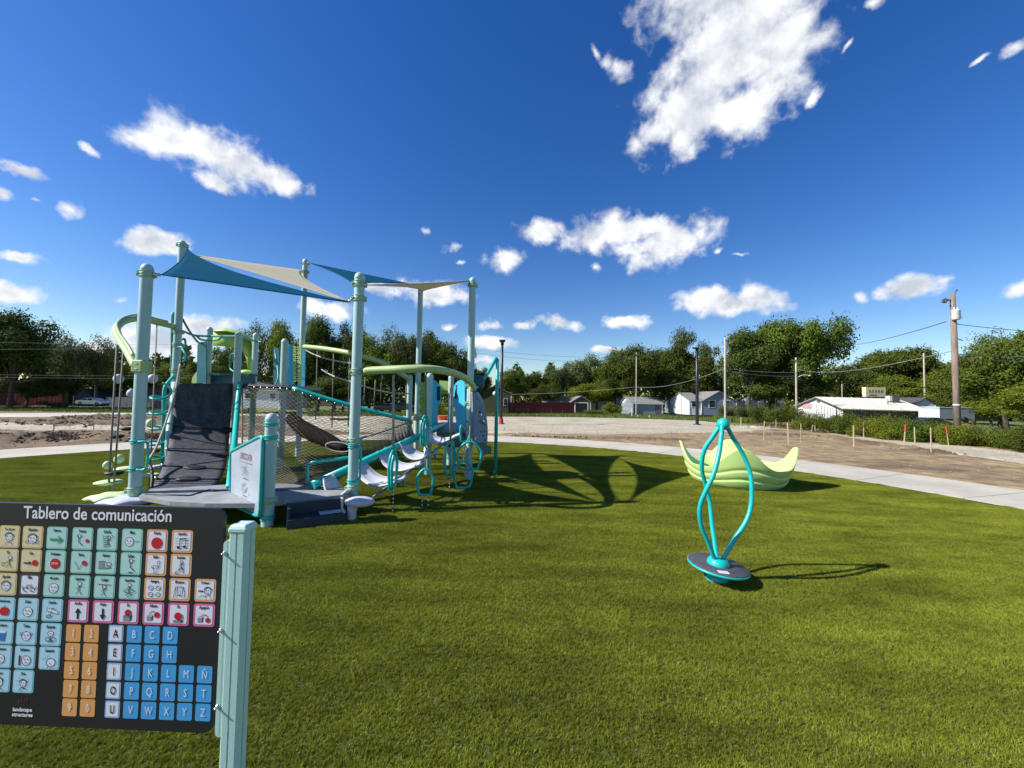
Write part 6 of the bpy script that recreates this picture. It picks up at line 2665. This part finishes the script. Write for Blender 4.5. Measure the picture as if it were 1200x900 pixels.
T = [
    (12, 358, 42, 62, 'dark', 'very dark spreading tree at the far left edge'), (-50, 372, 40, 60, 'dark2', 'dark tree left of the picture edge'), (78, 384, 30, 72, 'airy', 'thin airy tree with bare limbs left of the curling lime rail'), (112, 386, 26, 76, 'airy', 'airy tree with rounded top touching the lime rail from the left'),
    (52, 396, 34, 80, 'dark', 'dark tree filling the gap between the far left tree and the airy one'), (130, 420, 24, 84, 'yellow', 'low yellowish tree under the lime rail'), (165, 425, 26, 88, 'broad2', 'low round tree behind the left front post'), (205, 424, 26, 88, 'yellow', 'low green tree left of the tall left post'), (240, 420, 28, 86, 'broad', 'low tree above the climbing wall'),
    (30, 440, 30, 66, 'silver', 'grey green bushy tree under the far left tree'), (75, 436, 26, 66, 'dark2', 'dark bushy tree beside the grey garage'),
    (292, 368, 26, 64, 'airy', 'airy tree with sky showing through behind the lime hood'), (330, 372, 26, 66, 'yellow', 'sunlit yellow green tree beside the narrow blue panel'), (372, 366, 34, 62, 'dark', 'tall dark tree behind the tall back post'), (402, 376, 28, 62, 'dark2', 'dark tree behind the middle low post'),
    (432, 388, 30, 62, 'yellow', 'mid green tree under the right sails'), (458, 374, 22, 66, 'airy', 'loose tree poking above its neighbours under the cream sail'), (478, 382, 26, 64, 'silver', 'grey green tree left of the far middle post'), (505, 382, 24, 70, 'broad', 'tree right behind the far middle post'), (528, 398, 22, 66, 'dark', 'dark tree left of the right post'), (548, 402, 14, 72, 'tall', 'narrow pointed tree just left of the right post'), (566, 428, 18, 74, 'dark2', 'dark low tree right of the right post'),
    (350, 420, 34, 66, 'dark2', 'low dark tree filling behind the lattice panel'), (420, 425, 36, 64, 'dark', 'low dark tree over the two black cars'), (500, 425, 36, 66, 'dark2', 'low dark tree behind the blue gate panels'), (262, 400, 22, 90, 'broad', 'small tree above the dark slide threshold'), (390, 440, 40, 60, 'dark', 'shrubby dark tree low behind the net rail'),
    (603, 430, 24, 95, 'broad', 'tree behind the slim black light pole'), (632, 436, 24, 96, 'broad2', 'round tree above the dark red fence'), (652, 424, 22, 100, 'silver', 'grey green tree above the fence and shed'), (676, 416, 24, 104, 'silver', 'taller grey green tree above the open garage'), (700, 414, 24, 100, 'tall', 'tree with two tops right of the garage'),
    (640, 450, 26, 90, 'broad2', 'low bushy tree right behind the red fence'), (690, 448, 26, 92, 'yellow', 'low lighter tree behind the open garage'), (716, 440, 22, 94, 'broad', 'low tree behind the white cottage'), (745, 400, 34, 84, 'dark', 'big dark round tree over the grey shed'), (722, 408, 20, 96, 'broad2', 'tree at the left shoulder of the big dark one'),
    (768, 405, 22, 100, 'broad', 'tree peeping over the right shoulder of the big dark one'), (797, 382, 28, 92, 'tall', 'tall mid green tree left of the tall black pole'), (828, 398, 22, 88, 'tall', 'slender tree right behind the tall black pole'), (790, 430, 34, 86, 'dark2', 'low dark tree above the small blue house'), (835, 440, 22, 96, 'airy', 'thin see through tree over the blue grey house'),
    (876, 380, 36, 76, 'dark', 'large dark tree right of the tall pale pole'), (902, 372, 34, 80, 'broad', 'middle lobe of the largest tree group'), (940, 358, 40, 74, 'wide', 'largest and tallest tree, left of the workshop'), (905, 434, 38, 76, 'dark', 'dark low tree under the largest one'), (955, 428, 36, 78, 'dark2', 'dark low tree left of the cream box sign'),
    (990, 424, 28, 90, 'dark', 'low dark round tree above the workshop roof'), (1046, 396, 34, 92, 'wide', 'round topped tree above the cream box sign'), (1072, 412, 24, 96, 'silver', 'greyish tree behind the thin pale pole over the workshop'), (1025, 434, 30, 88, 'broad2', 'low tree directly behind the cream box sign'), (1060, 438, 36, 84, 'yellow', 'bright yellow green tree over the workshop roof end'), (1098, 430, 26, 82, 'yellow', 'yellow green tree just left of the big utility pole'),
    (1140, 408, 34, 60, 'broad', 'tree right behind the big utility pole'), (1172, 378, 36, 52, 'airy', 'airy tall tree with loose leaves at the right edge'), (1205, 366, 38, 46, 'wide', 'tall tree cut by the right edge'), (1180, 420, 44, 48, 'broad2', 'broad leafy tree low at the right edge'), (1132, 446, 30, 66, 'dark2', 'dark low tree over the box trailer'), (1215, 440, 50, 40, 'yellow', 'sunlit low tree at the right edge'), (1160, 462, 26, 50, 'yellow', 'small bushy tree right of the trailer'),
    (1280, 380, 60, 50, 'broad', 'tree beyond the right edge'), (718, 470, 13, 66, 'yellow', 'small round garden tree right of the open garage')]
for (u, vt, hw, Y, kind, lab) in T:
    tree(u, vt, hw, Y, kind, lab)
# far wood closing the horizon
V_, F_ = [], []
r = np.random.default_rng(5)
n = 42000
az = r.uniform(-1.25, 1.25, n)
dist = r.uniform(125, 150, n)
hmax = 11 + 2.0 * np.sin(az * 23) + 2.5 * np.sin(az * 61 + 1) + 1.5 * np.sin(az * 140)
zz = r.uniform(0, 1, n) ** .8 * hmax - 1.5
P = np.c_[np.sin(az) * dist / np.cos(az * .0), np.cos(az) * dist, zz]
nr_ = r.normal(0, 1, (n, 3)) + np.array([0, -.6, .4])
nr_ /= np.linalg.norm(nr_, axis=1)[:, None]
a_ = np.cross(nr_, r.normal(0, 1, (n, 3)))
a_ /= np.linalg.norm(a_, axis=1)[:, None]
b2 = np.cross(nr_, a_)
sz = r.uniform(.35, .95, n)[:, None]
V_ = np.stack([P - a_ * sz, P - b2 * sz * .7, P + a_ * sz, P + b2 * sz * .7], 1).reshape(-1, 3)
o = link_mesh('far_woods', np_mesh('far_woods', V_, np.arange(n * 4).reshape(-1, 4), leafd, attr=('v', 'FACE', r.uniform(0, 1, n))))
tag(o, 'dark green woods closing the horizon behind the houses', 'woods', kind='stuff')

# shrub belt on the right, each bush a thing
def shrub_mesh(seed, m, leaves=6500, size=.030):
    r = np.random.default_rng(seed)
    nl = 12
    C = np.c_[r.uniform(-.42, .42, nl), r.uniform(-.3, .3, nl), r.uniform(.1, .68, nl)]
    R_ = r.uniform(.18, .32, nl)
    idx = r.integers(0, nl, leaves)
    d = r.normal(0, 1, (leaves, 3))
    d /= np.linalg.norm(d, axis=1)[:, None]
    P = C[idx] + d * (R_[idx] * r.uniform(.55, 1.18, leaves))[:, None]
    sp_ = r.random(leaves) < .10
    P[:, 2] = np.abs(P[:, 2]) + sp_ * r.uniform(0, .28, leaves) * (1 + np.sin(P[:, 0] * 40))
    nrm = d + r.normal(0, .6, (leaves, 3)) + np.array([0, 0, .3])
    nrm /= np.linalg.norm(nrm, axis=1)[:, None]
    a = np.cross(nrm, r.normal(0, 1, (leaves, 3)))
    a /= np.linalg.norm(a, axis=1)[:, None]
    b_ = np.cross(nrm, a)
    s_ = size * r.uniform(.5, 1.2, leaves)[:, None]
    V = np.stack([P - a * s_, P - b_ * s_ * .45, P + a * s_, P + b_ * s_ * .45], 1).reshape(-1, 3)
    lobe = r.uniform(0, 1, nl)
    return np_mesh('shrub', V, np.arange(leaves * 4).reshape(-1, 4), m, attr=('v', 'FACE', np.clip(lobe[idx] * .5 + r.uniform(0, .5, leaves), 0, 1)))


shm = [shrub_mesh(1, leaf), shrub_mesh(2, leafy), shrub_mesh(3, leaf), shrub_mesh(4, leafg), shrub_mesh(6, leafy)]
SH = [(858, 491, 475, 15, 3, 'grey green tall weeds at the left end of the shrub belt'), (878, 493, 476, 14, 3, 'grey green shrub before the little white garage'), (897, 497, 477, 15, 0, 'shrub with the shortest stake before it'), (917, 499, 475, 15, 2, 'dark shrub left of the workshop gable'),
      (938, 500, 480, 15, 0, 'shrub under the left corner of the workshop gable'), (960, 505, 485, 16, 4, 'shrub behind the gravel heap'), (984, 508, 486, 17, 2, 'shrub in front of the workshop gable'), (1006, 511, 487, 16, 0, 'taller shrub behind the leftmost pink stake'), (1030, 514, 490, 16, 4, 'bright shrub between the two left pink stakes'),
      (1048, 516, 489, 14, 1, 'bright yellow green shrub behind the middle pink stake'), (1072, 518, 491, 17, 4, 'bright shrub under the workshop roof end'), (1096, 520, 493, 15, 2, 'shrub before the black car'), (1110, 520, 496, 11, 0, 'small shrub at the left foot of the big pole'), (1137, 524, 500, 14, 1, 'shrub at the right foot of the big pole'),
      (1158, 525, 500, 17, 4, 'shrub behind the weathered stake farthest right'), (1180, 526, 502, 17, 3, 'grey green shrub near the right edge'), (1203, 529, 503, 18, 2, 'shrub cut by the right edge'), (1235, 533, 503, 22, 0, 'shrub beyond the right edge'), (1290, 540, 500, 34, 4, 'large shrub further beyond the right edge')]
for i, (u, vb, vt, hw, k, lab) in enumerate(SH):
    p = base(u, vb)
    p.y += .6
    h = (vb - vt) / FPX * p.y
    o = link_mesh('shrub', shm[k])
    o.location = p
    w = hw / FPX * p.y / .52
    o.scale = (w, w * .8, h / .88)
    o.rotation_euler.z = random.choice((0, PI)) + random.uniform(-.3, .3)
    tag(o, lab, 'shrub', 'shrubs along the haul track')
for (u, vb, vt, hw, k, lab) in ((1150, 489, 481, 12, 2, 'bush on the lawn right of the trailer'), (1192, 492, 478, 12, 3, 'silvery bush on the lawn by the right edge'), (700, 486, 480, 14, 1, 'bright low bush right of the open garage'), (515, 488, 468, 11, 1, 'leafy bush seen between the blue gate panels'), (60, 478, 470, 14, 3, 'grey shrub on the grass at far left'), (350, 480, 470, 18, 0, 'shrub seen through the net below the back post')):
    p = base(u, vb)
    o = link_mesh('shrub', shm[k])
    o.location = p
    w = hw / FPX * p.y / .52
    o.scale = (w, w * .7, (vb - vt) / FPX * p.y / .88)
    tag(o, lab, 'shrub')

# rough grass and weeds in one mass: belt foot, verge behind the gravel, left verge
def weeds(name, label, poly_px, n, h0, h1, m, seed):
    r = random.Random(seed)
    P = [base(*q) for q in poly_px]
    x0, x1 = min(p.x for p in P), max(p.x for p in P)
    y0, y1 = min(p.y for p in P), max(p.y for p in P)
    V, F, A = [], [], []
    k = 0
    tries = 0
    while k < n and tries < n * 30:
        tries += 1
        x, y = r.uniform(x0, x1), r.uniform(y0, y1)
        if not pip(x, y, P):
            continue
        z = gh(x, y)
        for b_ in range(3):
            a = r.uniform(0, 2 * PI)
            h = r.uniform(h0, h1)
            w = h * .09 + .01
            lx, ly = r.uniform(-.5, .5) * h, r.uniform(-.5, .5) * h
            i = len(V)
            V += [(x - math.cos(a) * w, y - math.sin(a) * w, z - .02), (x + math.cos(a) * w, y + math.sin(a) * w, z - .02), (x + lx, y + ly, z + h)]
            F.append((i, i + 1, i + 2))
            A.append(r.random())
        k += 1
    o = link_mesh(name, np_mesh(name, V, F, m, attr=('v', 'FACE', A)))
    tag(o, label, 'weeds', kind='stuff')


weeds('weeds', 'tall weeds at the foot of the shrub belt', [(835, 490), (950, 504), (1050, 515), (1200, 527), (1330, 541), (1330, 525), (1200, 516), (1050, 505), (950, 497), (870, 487)], 16000, .15, .65, weed, 1)
weeds('grass_verge', 'green verge behind the gravel pad', [(360, 488), (600, 488.7), (700, 489.7), (790, 492), (850, 497), (850, 485), (700, 483), (600, 482.5), (360, 482)], 22000, .08, .4, weed, 2)
weeds('grass_tufts', 'green verge beyond the dirt at far left', [(-80, 479), (0, 482), (120, 483.5), (300, 485), (300, 481), (120, 478), (0, 476.5), (-80, 475)], 9000, .08, .35, weed, 3)

# dug clods heaped along the ridges
r = random.Random(21)
V, F = [], []
for (P, hh, w), cnt in zip(rw, (1500, 500, 1100, 160, 500, 500, 200)):
    for _ in range(cnt):
        i0 = r.randrange(len(P) - 1)
        p = P[i0].lerp(P[i0 + 1], r.random())
        x, y = p.x + r.gauss(0, w * .8), p.y + r.gauss(0, w * .8)
        if math.hypot(x - CX, y - CY) < RP + .25:
            continue
        dd = seg_d(x, y, P)
        z = gh(x, y) + hh * .7 * math.exp(-(dd / w) ** 2)
        k = r.uniform(.03, .11) * (.6 + hh)
        i = len(V)
        for (ax_, ay_, az_) in ((1, 0, 0), (0, 1, 0), (-1, 0, 0), (0, -1, 0), (0, 0, 1), (0, 0, -1)):
            V.append((x + k * ax_ * r.uniform(.6, 1.4) + r.uniform(-.3, .3) * k, y + k * ay_ * r.uniform(.6, 1.4), z + k * az_ * r.uniform(.5, 1.1)))
        for q in ((0, 1, 4), (1, 2, 4), (2, 3, 4), (3, 0, 4), (1, 0, 5), (2, 1, 5), (3, 2, 5), (0, 3, 5)):
            F.append(tuple(i + j for j in q))
o = link_mesh('dirt_clods', np_mesh('dirt_clods', V, F, dirt, attr=('tone', 'POINT', [.95] * len(V))))
tag(o, 'dark clods of dug earth heaped in low ridges', 'dirt', kind='stuff')

# loose stones and clods on the dirt
r = random.Random(11)
V, F = [], []
for _ in range(3200):
    a = r.uniform(0, 2 * PI)
    rr_ = RP + .15 + abs(r.gauss(0, 5))
    x, y = CX + rr_ * math.cos(a), CY + rr_ * math.sin(a)
    if y < 2:
        continue
    k = r.uniform(.008, .028) * (2.2 if r.random() < .03 else 1)
    i = len(V)
    z = gh(x, y) + .02
    V += [(x + k * r.uniform(.7, 1.3), y, z), (x, y + k * r.uniform(.7, 1.3), z), (x - k, y, z), (x, y - k, z), (x, y, z + k * .8), (x, y, z - k)]
    for q in ((0, 1, 4), (1, 2, 4), (2, 3, 4), (3, 0, 4), (1, 0, 5), (2, 1, 5), (3, 2, 5), (0, 3, 5)):
        F.append(tuple(i + j for j in q))
o = link_mesh('loose_stones', np_mesh('loose_stones', V, F, dirt))
tag(o, 'loose stones and clods scattered over the dirt', 'stones', kind='stuff')
